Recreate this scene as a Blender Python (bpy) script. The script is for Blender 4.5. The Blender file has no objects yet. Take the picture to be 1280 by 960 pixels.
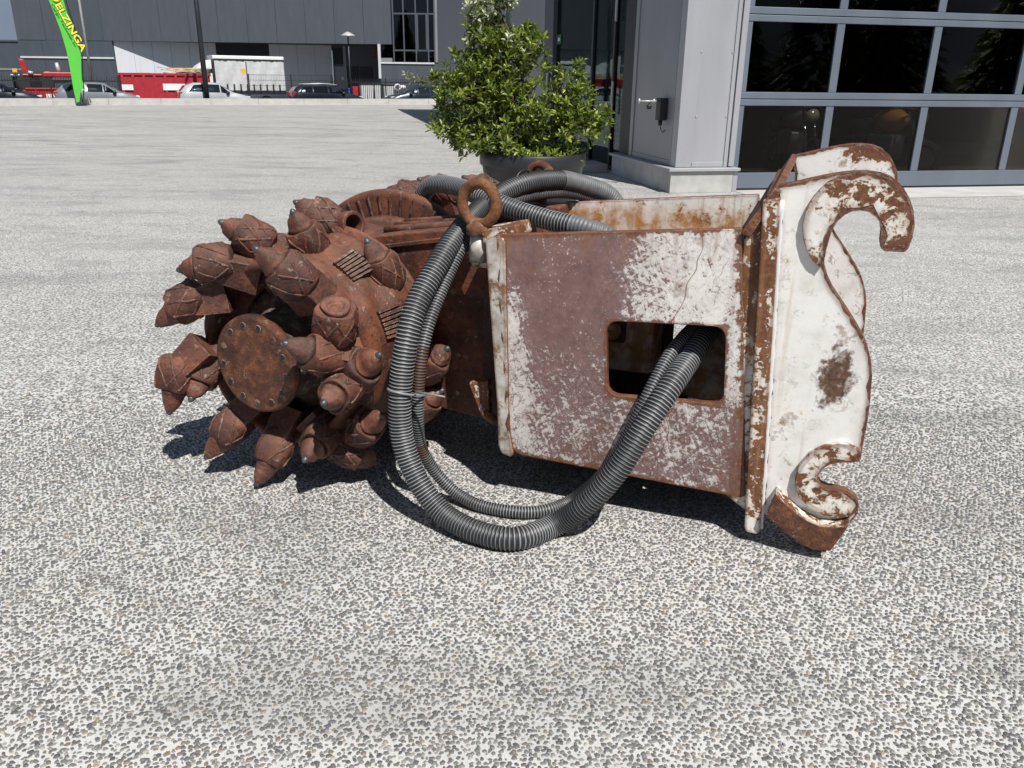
import bpy, math, random
import numpy as np
from mathutils import Vector, Matrix
from mathutils.geometry import tessellate_polygon
from mathutils import noise as mnoise
random.seed(7)
SC = bpy.context.scene
COL = SC.collection
RAD = math.radians

# ---------------------------------------------------------------- camera
CAM_H = 1.5
FPX = 1020.0                                    # focal length in photo pixels (1280 wide)
PITCH = math.atan(380 / 1020.0)
ROLL = 0.0125
_fw = Vector((0, math.cos(PITCH), -math.sin(PITCH)))
_u0 = Vector((0, math.sin(PITCH), math.cos(PITCH)))
_r0 = Vector((1, 0, 0))
_rt = _r0 * math.cos(ROLL) + _u0 * math.sin(ROLL)
_up = _u0 * math.cos(ROLL) - _r0 * math.sin(ROLL)
CPOS = Vector((0, 0, CAM_H))
cd = bpy.data.cameras.new('camera')
cam = bpy.data.objects.new('camera', cd)
COL.objects.link(cam)
cd.sensor_fit = 'HORIZONTAL'
cd.sensor_width = 36.0
cd.lens = 36.0 * FPX / 1280.0
cd.clip_start = 0.05
cd.clip_end = 2000
m3 = Matrix((_rt, _up, -_fw)).transposed().to_4x4()
m3.translation = CPOS
cam.matrix_world = m3
SC.camera = cam

# ---------------------------------------------------------------- light
SUN_EL, SUN_AZ = RAD(56), RAD(27)               # azimuth: to the right of straight behind the camera
sdir = Vector((math.sin(SUN_AZ) * math.cos(SUN_EL), -math.cos(SUN_AZ) * math.cos(SUN_EL), math.sin(SUN_EL)))
w = bpy.data.worlds.new('World')
SC.world = w
w.use_nodes = True
wn = w.node_tree
for n in list(wn.nodes):
    wn.nodes.remove(n)
wo = wn.nodes.new('ShaderNodeOutputWorld')
bg = wn.nodes.new('ShaderNodeBackground')
sky = wn.nodes.new('ShaderNodeTexSky')
sky.sky_type = 'NISHITA'
sky.sun_disc = False
sky.sun_elevation = SUN_EL
sky.sun_rotation = math.atan2(sdir.x, sdir.y)
sky.air_density = 0.75
sky.ozone_density = 3.0
sky.dust_density = 0.4
tc = wn.nodes.new('ShaderNodeTexCoord')
mp_ = wn.nodes.new('ShaderNodeMapping')
mp_.inputs['Scale'].default_value = (1, 1, 2.6)
cn = wn.nodes.new('ShaderNodeTexNoise')
cn.inputs['Scale'].default_value = 3.0
cn.inputs['Detail'].default_value = 9
cn.inputs['Roughness'].default_value = 0.58
cr = wn.nodes.new('ShaderNodeValToRGB')
cr.color_ramp.elements[0].position = 0.40
cr.color_ramp.elements[1].position = 0.56
cm = wn.nodes.new('ShaderNodeMix')
cm.data_type = 'RGBA'
cm.inputs[7].default_value = (3.4, 4.2, 5.5, 1)   # cloud white, same range as the sky
wn.links.new(tc.outputs['Generated'], mp_.inputs['Vector'])
wn.links.new(mp_.outputs[0], cn.inputs['Vector'])
wn.links.new(cn.outputs[0], cr.inputs[0])
wn.links.new(cr.outputs[0], cm.inputs[0])
wn.links.new(sky.outputs[0], cm.inputs[6])
wn.links.new(cm.outputs[2], bg.inputs[0])
bg.inputs[1].default_value = 0.05
wn.links.new(bg.outputs[0], wo.inputs[0])

sl = bpy.data.lights.new('sun', 'SUN')
sl.energy = 5.0
sl.angle = RAD(0.5)
sl.color = (1.0, 0.965, 0.91)
so = bpy.data.objects.new('sun', sl)
so.rotation_euler = sdir.to_track_quat('Z', 'Y').to_euler()
so.location = (10, -20, 30)
COL.objects.link(so)
SC.view_settings.view_transform = 'Standard'
SC.view_settings.look = 'None'
SC.view_settings.exposure = 0.32
SC.view_settings.gamma = 1.0
SC.view_settings.use_curve_mapping = False
SC.render.engine = 'CYCLES'
SC.cycles.max_bounces = 8

# ---------------------------------------------------------------- geometry helpers
def ray(px, py):
    return _fw + _rt * ((px - 640) / FPX) - _up * ((py - 480) / FPX)
def at_y(px, py, Y):
    d = ray(px, py)
    return CPOS + d * (Y / d.y)
def at_z(px, py, z=0.0):
    d = ray(px, py)
    return CPOS + d * ((z - CAM_H) / d.z)
def V(*a):
    return Vector(a)

class MB:
    """collects faces of one mesh object"""
    def __init__(s):
        s.v, s.f, s.m, s.sm = [], [], [], []
    def add(s, vs, fs, mi=0, smooth=False):
        o = len(s.v)
        s.v += [tuple(x) for x in vs]
        for q in fs:
            s.f.append(tuple(o + i for i in q)); s.m.append(mi); s.sm.append(smooth)
        return s
    def box(s, x0, x1, y0, y1, z0, z1, mi=0, M=None):
        vs = [V(x, y, z) for z in (z0, z1) for y in (y0, y1) for x in (x0, x1)]
        if M is not None:
            vs = [M @ p for p in vs]
        return s.add(vs, [(0, 2, 3, 1), (4, 5, 7, 6), (0, 1, 5, 4), (2, 6, 7, 3), (0, 4, 6, 2), (1, 3, 7, 5)], mi)
    def bar(s, a, b, wx, wz, mi=0, upv=V(0, 0, 1)):
        a, b = V(*a), V(*b)
        d = (b - a).normalized()
        if abs(d.dot(upv)) > 0.98:
            upv = V(0, 1, 0)
        x = d.cross(upv).normalized(); z = x.cross(d).normalized()
        vs = []
        for p in (a, b):
            for sx, sz in ((-1, -1), (1, -1), (1, 1), (-1, 1)):
                vs.append(p + x * sx * wx / 2 + z * sz * wz / 2)
        return s.add(vs, [(0, 1, 2, 3), (7, 6, 5, 4), (0, 4, 5, 1), (1, 5, 6, 2), (2, 6, 7, 3), (3, 7, 4, 0)], mi)
    def prism(s, poly, y0, y1, holes=(), mi=0, me=None, frame=None):
        """poly in (x,z); extruded from y0 (near) to y1; me = material of the edge faces"""
        me = mi if me is None else me
        fr = frame or (lambda x, y, z: V(x, y, z))
        loops = [list(poly)] + [list(h) for h in holes]
        flat = [p for L in loops for p in L]
        tris = tessellate_polygon([[V(p[0], p[1], 0) for p in L] for L in loops])
        n = len(flat)
        vs = [fr(p[0], y0, p[1]) for p in flat] + [fr(p[0], y1, p[1]) for p in flat]
        a = sum(poly[i][0] * poly[(i + 1) % len(poly)][1] - poly[(i + 1) % len(poly)][0] * poly[i][1] for i in range(len(poly)))
        f1, f2 = [], []
        for t in tris:
            ar = ((flat[t[1]][0] - flat[t[0]][0]) * (flat[t[2]][1] - flat[t[0]][1]) - (flat[t[2]][0] - flat[t[0]][0]) * (flat[t[1]][1] - flat[t[0]][1]))
            if ar < 0:
                t = (t[0], t[2], t[1])
            f1.append(tuple(t)); f2.append((t[2] + n, t[1] + n, t[0] + n))
        s.add(vs, f1 + f2, mi)
        o = len(s.v) - 2 * n
        k = 0
        for li, L in enumerate(loops):
            q = len(L)
            ar = sum(L[i][0] * L[(i + 1) % q][1] - L[(i + 1) % q][0] * L[i][1] for i in range(q))
            ccw = (ar > 0) == (li == 0)
            for i in range(q):
                a_, b_ = o + k + i, o + k + (i + 1) % q
                fc = (b_, a_, a_ + n, b_ + n) if ccw else (a_, b_, b_ + n, a_ + n)
                s.f.append(fc); s.m.append(me); s.sm.append(False)
            k += q
        return s
    def cyl(s, a, b, r0, r1=None, n=16, mi=0, cap=True, smooth=True):
        a, b = V(*a), V(*b)
        r1 = r0 if r1 is None else r1
        d = (b - a).normalized()
        x = d.orthogonal().normalized(); y = d.cross(x)
        vs = []
        for p, r in ((a, r0), (b, r1)):
            for i in range(n):
                t = 2 * math.pi * i / n
                vs.append(p + x * (r * math.cos(t)) + y * (r * math.sin(t)))
        s.add(vs, [(i, (i + 1) % n, n + (i + 1) % n, n + i) for i in range(n)], mi, smooth)
        if cap:
            o = len(s.v) - 2 * n
            s.f.append(tuple(o + i for i in reversed(range(n)))); s.m.append(mi); s.sm.append(False)
            s.f.append(tuple(o + n + i for i in range(n))); s.m.append(mi); s.sm.append(False)
        return s
    def lathe(s, prof, O, D, n=48, mi=0, mis=None, smooth=True, sq=0.0, wob=None):
        """prof: list of (dist along D, radius)"""
        O, D = V(*O), V(*D).normalized()
        x = D.orthogonal().normalized() if abs(D.z) > .9 else V(0, 0, 1)
        x = (x - D * x.dot(D)).normalized(); y = D.cross(x)
        vs = []
        for j, (h, r) in enumerate(prof):
            for i in range(n):
                t = 2 * math.pi * i / n
                rr = r
                if sq:
                    rr = r * (1 + sq * math.cos(4 * t))
                if wob:
                    rr += wob(j, t)
                vs.append(O + D * h + x * (rr * math.cos(t)) + y * (rr * math.sin(t)))
        o = len(s.v)
        s.v += [tuple(p) for p in vs]
        for j in range(len(prof) - 1):
            for i in range(n):
                a_, b_ = o + j * n + i, o + j * n + (i + 1) % n
                s.f.append((a_, b_, b_ + n, a_ + n)); s.m.append(mis[j] if mis else mi); s.sm.append(smooth)
        for j, rev in ((0, True), (len(prof) - 1, False)):
            if prof[j][1] > 1e-4:
                q = [o + j * n + i for i in range(n)]
                s.f.append(tuple(reversed(q)) if rev else tuple(q)); s.m.append((mis[min(j, len(mis) - 1)] if mis else mi)); s.sm.append(False)
        return s
    def tube(s, pts, rad, n=10, mi=0, smooth=True, cap=True):
        """pts: list of Vectors, rad: number or list"""
        N = len(pts)
        rads = rad if isinstance(rad, (list, tuple)) else [rad] * N
        T = [(pts[min(i + 1, N - 1)] - pts[max(i - 1, 0)]).normalized() for i in range(N)]
        x = T[0].orthogonal().normalized()
        o = len(s.v)
        for i in range(N):
            x = (x - T[i] * x.dot(T[i])).normalized(); y = T[i].cross(x)
            for k in range(n):
                t = 2 * math.pi * k / n
                s.v.append(tuple(pts[i] + x * (rads[i] * math.cos(t)) + y * (rads[i] * math.sin(t))))
        for i in range(N - 1):
            for k in range(n):
                a_, b_ = o + i * n + k, o + i * n + (k + 1) % n
                s.f.append((a_, b_, b_ + n, a_ + n)); s.m.append(mi if not callable(mi) else mi(i)); s.sm.append(smooth)
        if cap:
            m0 = mi if not callable(mi) else mi(0)
            s.f.append(tuple(o + k for k in reversed(range(n)))); s.m.append(m0); s.sm.append(False)
            s.f.append(tuple(o + (N - 1) * n + k for k in range(n))); s.m.append(m0); s.sm.append(False)
        return s
    def jitter(s, sc, amp, start=0, seed=0.0):
        for i in range(start, len(s.v)):
            p = V(*s.v[i])
            q = mnoise.noise_vector(p * sc + V(seed, seed, seed)) * amp
            s.v[i] = tuple(p + q)
        return s
    def build(s, name, mats, parent=None, bevel=0.0, seg=2, label=None):
        me = bpy.data.meshes.new(name)
        me.from_pydata(s.v, [], s.f)
        for m in (mats if isinstance(mats, (list, tuple)) else [mats]):
            me.materials.append(m)
        me.polygons.foreach_set('material_index', s.m)
        me.polygons.foreach_set('use_smooth', s.sm)
        me.update()
        o = bpy.data.objects.new(name, me)
        COL.objects.link(o)
        if parent is not None:
            o.parent = parent
        if bevel:
            b = o.modifiers.new('bevel', 'BEVEL')
            b.width = bevel; b.segments = seg; b.limit_method = 'ANGLE'; b.angle_limit = RAD(35)
            b.harden_normals = False
        if label:
            o['label'] = label
        return o

def densify(prof, step):
    out = [prof[0]]
    for a, b in zip(prof, prof[1:]):
        n = max(1, int(math.hypot(b[0] - a[0], b[1] - a[1]) / step))
        for k in range(1, n + 1):
            out.append((a[0] + (b[0] - a[0]) * k / n, a[1] + (b[1] - a[1]) * k / n))
    return out
def inset(poly, d):
    n = len(poly); ar = sum(poly[i][0] * poly[(i + 1) % n][1] - poly[(i + 1) % n][0] * poly[i][1] for i in range(n))
    s = 1 if ar > 0 else -1
    out = []
    for i in range(n):
        a, b, c = Vector(poly[i - 1]), Vector(poly[i]), Vector(poly[(i + 1) % n])
        e1, e2 = (b - a).normalized(), (c - b).normalized()
        n1, n2 = Vector((-e1.y, e1.x)) * s, Vector((-e2.y, e2.x)) * s
        m = (n1 + n2); m = m.normalized() if m.length > .2 else n1
        k = d(i) / max(.5, m.dot(n1))
        out.append(tuple(b + m * k))
    return out
def resample(poly, step):
    out = []
    n = len(poly)
    for i in range(n):
        a, b = Vector(poly[i]), Vector(poly[(i + 1) % n])
        k = max(1, int((b - a).length / step))
        for j in range(k):
            out.append(tuple(a.lerp(b, j / k)))
    return out
def empty(name, loc=(0, 0, 0), rz=0.0):
    o = bpy.data.objects.new(name, None)
    o.empty_display_size = 0.2
    o.location = loc
    o.rotation_euler = (0, 0, rz)
    COL.objects.link(o)
    return o
def tag(o, label, cat, group=None):
    o['label'] = label; o['category'] = cat
    if group:
        o['group'] = group
    return o
def struct(o):
    o['kind'] = 'structure'
    return o
def copy_obj(o, parent=None):
    c = o.copy(); COL.objects.link(c)
    if parent is not None:
        c.parent = parent
    return c
def catmull(P, step):
    """smooth path through Vectors, resampled to even step"""
    Q = [P[0] * 2 - P[1]] + list(P) + [P[-1] * 2 - P[-2]]
    out = []
    for i in range(1, len(Q) - 2):
        p0, p1, p2, p3 = Q[i - 1], Q[i], Q[i + 1], Q[i + 2]
        for k in range(24):
            t = k / 24
            out.append(0.5 * ((2 * p1) + (p2 - p0) * t + (2 * p0 - 5 * p1 + 4 * p2 - p3) * t * t + (3 * p1 - p0 - 3 * p2 + p3) * t ** 3))
    out.append(P[-1].copy())
    res = [out[0]]; acc = 0.0; last = out[0]
    for p in out[1:]:
        d = (p - last).length
        while acc + d >= step:
            q = last + (p - last) * ((step - acc) / d)
            res.append(q); last = q; d = (p - last).length; acc = 0.0
        acc += d; last = p
    return res
# ---------------------------------------------------------------- materials
class NT:
    def __init__(s, name):
        s.mat = bpy.data.materials.new(name)
        s.mat.use_nodes = True
        s.t = s.mat.node_tree
        s.b = s.t.nodes['Principled BSDF']
        s.out = s.t.nodes['Material Output']
    def n(s, typ, **kw):
        x = s.t.nodes.new(typ)
        for k, v in kw.items():
            setattr(x, k, v)
        return x
    def put(s, sock, val):
        if val is None:
            return
        if hasattr(val, 'is_linked') or isinstance(val, bpy.types.NodeSocket):
            s.t.links.new(val, sock)
        else:
            if isinstance(val, (tuple, list)) and len(val) == 3 and sock.type == 'RGBA':
                val = (*val, 1)
            sock.default_value = val
    def set(s, **kw):
        for k, v in kw.items():
            s.put(s.b.inputs[k.replace('_', ' ')], v)
        return s
    def co(s, kind='Object'):
        return s.n('ShaderNodeTexCoord').outputs[kind]
    def geo(s, k='Position'):
        return s.n('ShaderNodeNewGeometry').outputs[k]
    def mapping(s, v, scale=(1, 1, 1), rot=(0, 0, 0), loc=(0, 0, 0)):
        x = s.n('ShaderNodeMapping')
        s.put(x.inputs['Vector'], v)
        x.inputs['Scale'].default_value = scale
        x.inputs['Rotation'].default_value = rot
        x.inputs['Location'].default_value = loc
        return x.outputs[0]
    def noise(s, v, scale=5, detail=6, rough=.55, dist=0.0, col=False):
        x = s.n('ShaderNodeTexNoise')
        s.put(x.inputs['Vector'], v)
        x.inputs['Scale'].default_value = scale
        x.inputs['Detail'].default_value = detail
        x.inputs['Roughness'].default_value = rough
        x.inputs['Distortion'].default_value = dist
        return x.outputs['Color' if col else 0]
    def voro(s, v, scale=5, feature='F1', out='Distance', rnd=1.0):
        x = s.n('ShaderNodeTexVoronoi')
        x.feature = feature
        s.put(x.inputs['Vector'], v)
        x.inputs['Scale'].default_value = scale
        x.inputs['Randomness'].default_value = rnd
        return x.outputs[out]
    def wave(s, v, scale=5, dist=0.0, direction='X', detail=2.0):
        x = s.n('ShaderNodeTexWave')
        s.put(x.inputs['Vector'], v)
        x.bands_direction = direction
        x.inputs['Scale'].default_value = scale
        x.inputs['Distortion'].default_value = dist
        x.inputs['Detail'].default_value = detail
        return x.outputs['Fac']
    def m(s, op, a, b=None, c=None, clamp=False):
        x = s.n('ShaderNodeMath', operation=op)
        x.use_clamp = clamp
        s.put(x.inputs[0], a)
        if b is not None: s.put(x.inputs[1], b)
        if c is not None: s.put(x.inputs[2], c)
        return x.outputs[0]
    def step(s, x, lo, hi):
        n = s.n('ShaderNodeMapRange')
        n.interpolation_type = 'SMOOTHSTEP'
        s.put(n.inputs[0], x); s.put(n.inputs[1], lo); s.put(n.inputs[2], hi)
        n.inputs[3].default_value = 0; n.inputs[4].default_value = 1
        return n.outputs[0]
    def mix(s, f, a, b, blend='MIX'):
        x = s.n('ShaderNodeMix', data_type='RGBA', blend_type=blend)
        s.put(x.inputs[0], f)
        s.put(x.inputs[6], a); s.put(x.inputs[7], b)
        return x.outputs[2]
    def ramp(s, f, stops, interp='LINEAR'):
        x = s.n('ShaderNodeValToRGB')
        s.put(x.inputs[0], f)
        cr = x.color_ramp
        cr.interpolation = interp
        while len(cr.elements) < len(stops):
            cr.elements.new(0.5)
        for e, (p, c) in zip(cr.elements, stops):
            e.position = p
            e.color = (*c, 1) if len(c) == 3 else c
        return x.outputs[0]
    def sep(s, v):
        x = s.n('ShaderNodeSeparateXYZ')
        s.put(x.inputs[0], v)
        return x.outputs
    def vadd(s, a, b, sc=None):
        x = s.n('ShaderNodeVectorMath', operation='MULTIPLY_ADD') if sc is not None else s.n('ShaderNodeVectorMath', operation='ADD')
        if sc is not None:
            s.put(x.inputs[0], b); x.inputs[1].default_value = (sc, sc, sc); s.put(x.inputs[2], a)
        else:
            s.put(x.inputs[0], a); s.put(x.inputs[1], b)
        return x.outputs[0]
    def bump(s, h, strength=.3, dist=.01, prev=None):
        x = s.n('ShaderNodeBump')
        x.inputs['Strength'].default_value = strength
        x.inputs['Distance'].default_value = dist
        s.put(x.inputs['Height'], h)
        if prev is not None: s.put(x.inputs['Normal'], prev)
        s.t.links.new(x.outputs[0], s.b.inputs['Normal'])
        return x.outputs[0]
    def rnd(s):
        return s.n('ShaderNodeObjectInfo').outputs['Random']
    def edge(s, r=.012):
        """1 near convex/concave edges: bevelled normal against the face normal"""
        bv = s.n('ShaderNodeBevel'); bv.samples = 4; bv.inputs['Radius'].default_value = r
        d = s.n('ShaderNodeVectorMath', operation='DOT_PRODUCT')
        s.put(d.inputs[0], bv.outputs[0]); s.put(d.inputs[1], s.geo('Normal'))
        return s.m('SUBTRACT', 1.0, d.outputs['Value'], clamp=True)

def simple(name, col, rough=.5, metal=0.0, var=.12, scale=6.0, bump=0.0, spec=None, kind='Object'):
    N = NT(name)
    v = N.co(kind)
    f = N.noise(v, scale, 6, .6)
    dark = tuple(c * (1 - var) for c in col); lite = tuple(min(1, c * (1 + var)) for c in col)
    N.set(Base_Color=N.ramp(f, [(.3, dark), (.7, lite)]), Metallic=metal)
    N.set(Roughness=N.m('ADD', N.m('MULTIPLY', f, .16), rough - .08, clamp=True))
    if spec is not None:
        N.b.inputs['Specular IOR Level'].default_value = spec
    if bump:
        N.bump(N.noise(v, scale * 9, 4, .6), bump, .004)
    return N.mat

M = {}
# ---- ground: exposed-aggregate concrete
def ground_stain(N, fv, d):
    # tyre-darkened lanes and grimy patches, shared by the concrete and its pebbles
    lanes = N.noise(N.mapping(fv, (.16, .60, 1), (0, 0, .35)), 1.0, 5, .6, .6)
    near = N.noise(N.mapping(fv, (.8, 2.0, 1), (0, 0, -.5)), 1.0, 6, .62, .8)
    mid = N.noise(fv, 5.0, 6, .65)
    st = N.m('MULTIPLY', N.step(lanes, .44, .68), .20)
    st = N.m('ADD', st, N.m('MULTIPLY', N.step(near, .46, .68), .40))
    st = N.m('ADD', st, N.m('MULTIPLY', N.step(mid, .48, .72), .22))
    return N.m('MULTIPLY', st, N.m('MULTIPLY_ADD', N.step(d, 6.0, 30.0), .35, .80))
def mk_ground():
    N = NT('exposed_aggregate_concrete')
    p = N.geo()
    xyz = N.sep(p)
    flat = N.n('ShaderNodeCombineXYZ'); N.put(flat.inputs[0], xyz[0]); N.put(flat.inputs[1], xyz[1])
    fv = flat.outputs[0]
    d = N.n('ShaderNodeVectorMath', operation='LENGTH'); N.put(d.inputs[0], fv)
    d = d.outputs['Value']
    far = N.step(d, 3.6, 4.9)                                      # the built pebbles thin out over this range
    side = N.step(N.m('SUBTRACT', N.m('ABSOLUTE', xyz[0]), N.m('MULTIPLY', xyz[1], .72)), .76, .84)
    far = N.m('MAXIMUM', far, N.m('MAXIMUM', side, N.step(xyz[1], 1.02, .98)))    # and end at the sides of the field
    warp = N.vadd(fv, N.noise(fv, 60, 2, .5, col=True), .012)
    vd = N.voro(warp, 69, out='Distance')
    vc = N.voro(warp, 69, out='Color')
    cs = N.sep(vc)
    thr = N.m('MULTIPLY_ADD', cs[0], .20, .44)
    stone = N.m('MULTIPLY', N.step(N.m('SUBTRACT', thr, vd), -.02, .05), N.m('GREATER_THAN', cs[1], .10))
    stone = N.m('MULTIPLY', stone, N.m('GREATER_THAN', far, cs[2]))
    scol = N.ramp(cs[1], [(0, (.10, .10, .105)), (.35, (.17, .168, .165)), (.62, (.24, .235, .225)), (.85, (.2, .165, .13)), (1, (.36, .34, .31))])
    big = N.noise(fv, .35, 5, .6)
    fine = N.noise(fv, 230, 3, .6)
    mcol = N.mix(N.step(fine, .3, .75), (.41, .406, .396), (.58, .575, .562))
    c = N.mix(stone, mcol, scol)
    stain = ground_stain(N, fv, d)
    c = N.mix(stain, c, (.13, .13, .128))
    c = N.mix(N.m('MULTIPLY', N.step(big, .45, .7), .18), c, (.50, .49, .47))
    # a few thin rust-brown drag marks
    ln = N.wave(N.mapping(fv, (1, 1, 1), (0, 0, 1.22)), .045, 3.0, 'X', 3)
    dm = N.m('MULTIPLY', N.m('GREATER_THAN', ln, .997), N.step(N.noise(fv, .5, 3), .55, .62))
    c = N.mix(N.m('MULTIPLY', dm, .5), c, (.25, .16, .10))
    N.set(Base_Color=c, Roughness=N.m('MULTIPLY_ADD', stone, -.22, .82))
    h = N.m('ADD', N.m('MULTIPLY', stone, .6), N.m('MULTIPLY', fine, .5))
    N.bump(h, .45, .004)
    return N.mat
M['ground'] = mk_ground()

def mk_pebble():
    N = NT('river_pebble')
    a = N.n('ShaderNodeAttribute'); a.attribute_name = 'stone_col'
    f = N.noise(N.geo(), 420, 4, .65)
    c = N.mix(.42, a.outputs['Color'], N.ramp(f, [(.3, (.25, .25, .25)), (.72, (1.0, 1.0, 1.0))]), 'MULTIPLY')
    st = N.step(N.noise(N.geo(), 900, 2, .5), .55, .72)
    c = N.mix(N.m('MULTIPLY', st, .35), c, (.40, .39, .37))
    fp = N.geo(); dd = N.n('ShaderNodeVectorMath', operation='LENGTH'); N.put(dd.inputs[0], fp)
    c = N.mix(N.m('MULTIPLY', ground_stain(N, fp, dd.outputs['Value']), .5), c, (.07, .07, .07))
    N.set(Base_Color=c, Roughness=N.m('MULTIPLY_ADD', f, .3, .38))
    N.bump(f, .25, .002)
    return N.mat
M['pebble'] = mk_pebble()

# ---- rusted cutter steel
def mk_rust(name, a, b, c, sc=9.0, hatch=False, rough=.62, dust=.25):
    N = NT(name)
    v = N.co()
    rn = N.n('ShaderNodeCombineXYZ'); N.put(rn.inputs[0], N.m('MULTIPLY', N.rnd(), 37.0))
    v2 = N.vadd(v, rn.outputs[0])
    n1 = N.noise(v2, sc, 8, .62)
    n2 = N.noise(v2, sc * 6, 6, .6)
    n3 = N.noise(v2, sc * 28, 3, .6)
    col = N.ramp(n1, [(.30, a), (.52, b), (.72, c)])
    col = N.mix(N.m('MULTIPLY', N.step(n2, .50, .66), .68), col, tuple(x * .45 for x in a))
    col = N.mix(N.m('MULTIPLY', N.step(n3, .60, .75), .35), col, (c[0] * 1.25, c[1] * 1.35, c[2] * 1.3))
    hue = N.m('MULTIPLY', N.rnd(), .55)
    col = N.mix(hue, col, N.mix(1.0, col, (1.35, .95, .72), 'MULTIPLY'))
    dk = N.noise(v2, sc * .4, 5, .62)
    col = N.mix(N.m('MULTIPLY', N.step(dk, .45, .66), .72), col, tuple(q * .55 for q in a))
    nz = N.sep(N.geo('Normal'))[2]
    if dust:
        col = N.mix(N.m('MULTIPLY', N.m('MULTIPLY', N.step(n2, .35, .62), N.step(nz, .25, .9)), dust), col, (.28, .17, .12))
    ed = N.step(N.edge(.008), .02, .22)
    wear = N.m('MULTIPLY', ed, N.step(N.noise(v2, 45, 3, .6), .44, .56))
    enc = N.m('MULTIPLY', N.step(N.noise(v2, 30, 6, .72), .58, .64), N.step(N.noise(v2, 7, 3, .5), .48, .60))
    wear = N.m('MAXIMUM', wear, N.m('MULTIPLY', enc, .7))
    h = N.m('ADD', N.m('MULTIPLY', n2, .6), N.m('MULTIPLY', n3, .4))
    if hatch:
        w1 = N.wave(N.mapping(v, (1, 1, 1), (0, 0, .0)), 8.5, 1.6, 'DIAGONAL', 1)
        w2 = N.wave(N.mapping(v, (1, -1, 1), (0, 0, .0)), 7.5, 1.8, 'DIAGONAL', 1)
        hh = N.m('MAXIMUM', N.step(w1, .90, .985), N.step(w2, .90, .985))
        mask = N.step(N.noise(v2, 6, 2, .5), .38, .52)
        hh = N.m('MULTIPLY', hh, mask)
        col = N.mix(N.m('MULTIPLY', hh, .4), col, (c[0] * 1.15, c[1] * 1.2, c[2] * 1.2))
        h = N.m('ADD', h, N.m('MULTIPLY', hh, 2.2))
        bright = N.m('MULTIPLY', hh, N.step(N.noise(v2, 22, 3, .6), .58, .7))
        wear = N.m('MAXIMUM', wear, bright)
    col = N.mix(N.m('MULTIPLY', wear, .75), col, (.42, .36, .30))
    N.set(Base_Color=col, Roughness=N.m('SUBTRACT', N.m('MULTIPLY_ADD', n2, .25, rough - .12), N.m('MULTIPLY', wear, .22)), Metallic=N.m('MULTIPLY', wear, .5))
    N.bump(h, .8, .008)
    return N.mat
M['rust_drum'] = mk_rust('rusted_drum_steel', (.034, .012, .008), (.105, .036, .019), (.19, .075, .034), 8, dust=.3)
M['rust_tooth'] = mk_rust('rusted_tooth_steel', (.030, .011, .008), (.100, .036, .022), (.200, .080, .046), 12, hatch=False)
M['rust_dark'] = mk_rust('dark_brown_steel', (.025, .010, .007), (.055, .019, .011), (.085, .033, .017), 5, dust=.1)
M['rust_flange'] = mk_rust('orange_speckled_flange', (.045, .015, .009), (.120, .042, .018), (.27, .115, .045), 24, dust=0)
M['rust_orange'] = mk_rust('orange_rusted_forging', (.085, .033, .013), (.17, .068, .022), (.27, .118, .040), 14, rough=.7, dust=.05)
M['rust_edge'] = mk_rust('rusted_cut_edge', (.075, .026, .013), (.150, .055, .026), (.24, .10, .045), 14, dust=.1)
M['pick'] = mk_rust('worn_pick_steel', (.060, .024, .016), (.140, .056, .036), (.225, .105, .068), 14, rough=.5)
M['hub_pale'] = mk_rust('flaked_hub_steel', (.05, .022, .012), (.115, .075, .05), (.33, .29, .23), 30, rough=.6, dust=0)
M['carbide'] = simple('carbide_tip', (.075, .078, .085), .45, .4, .25, 40)

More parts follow.
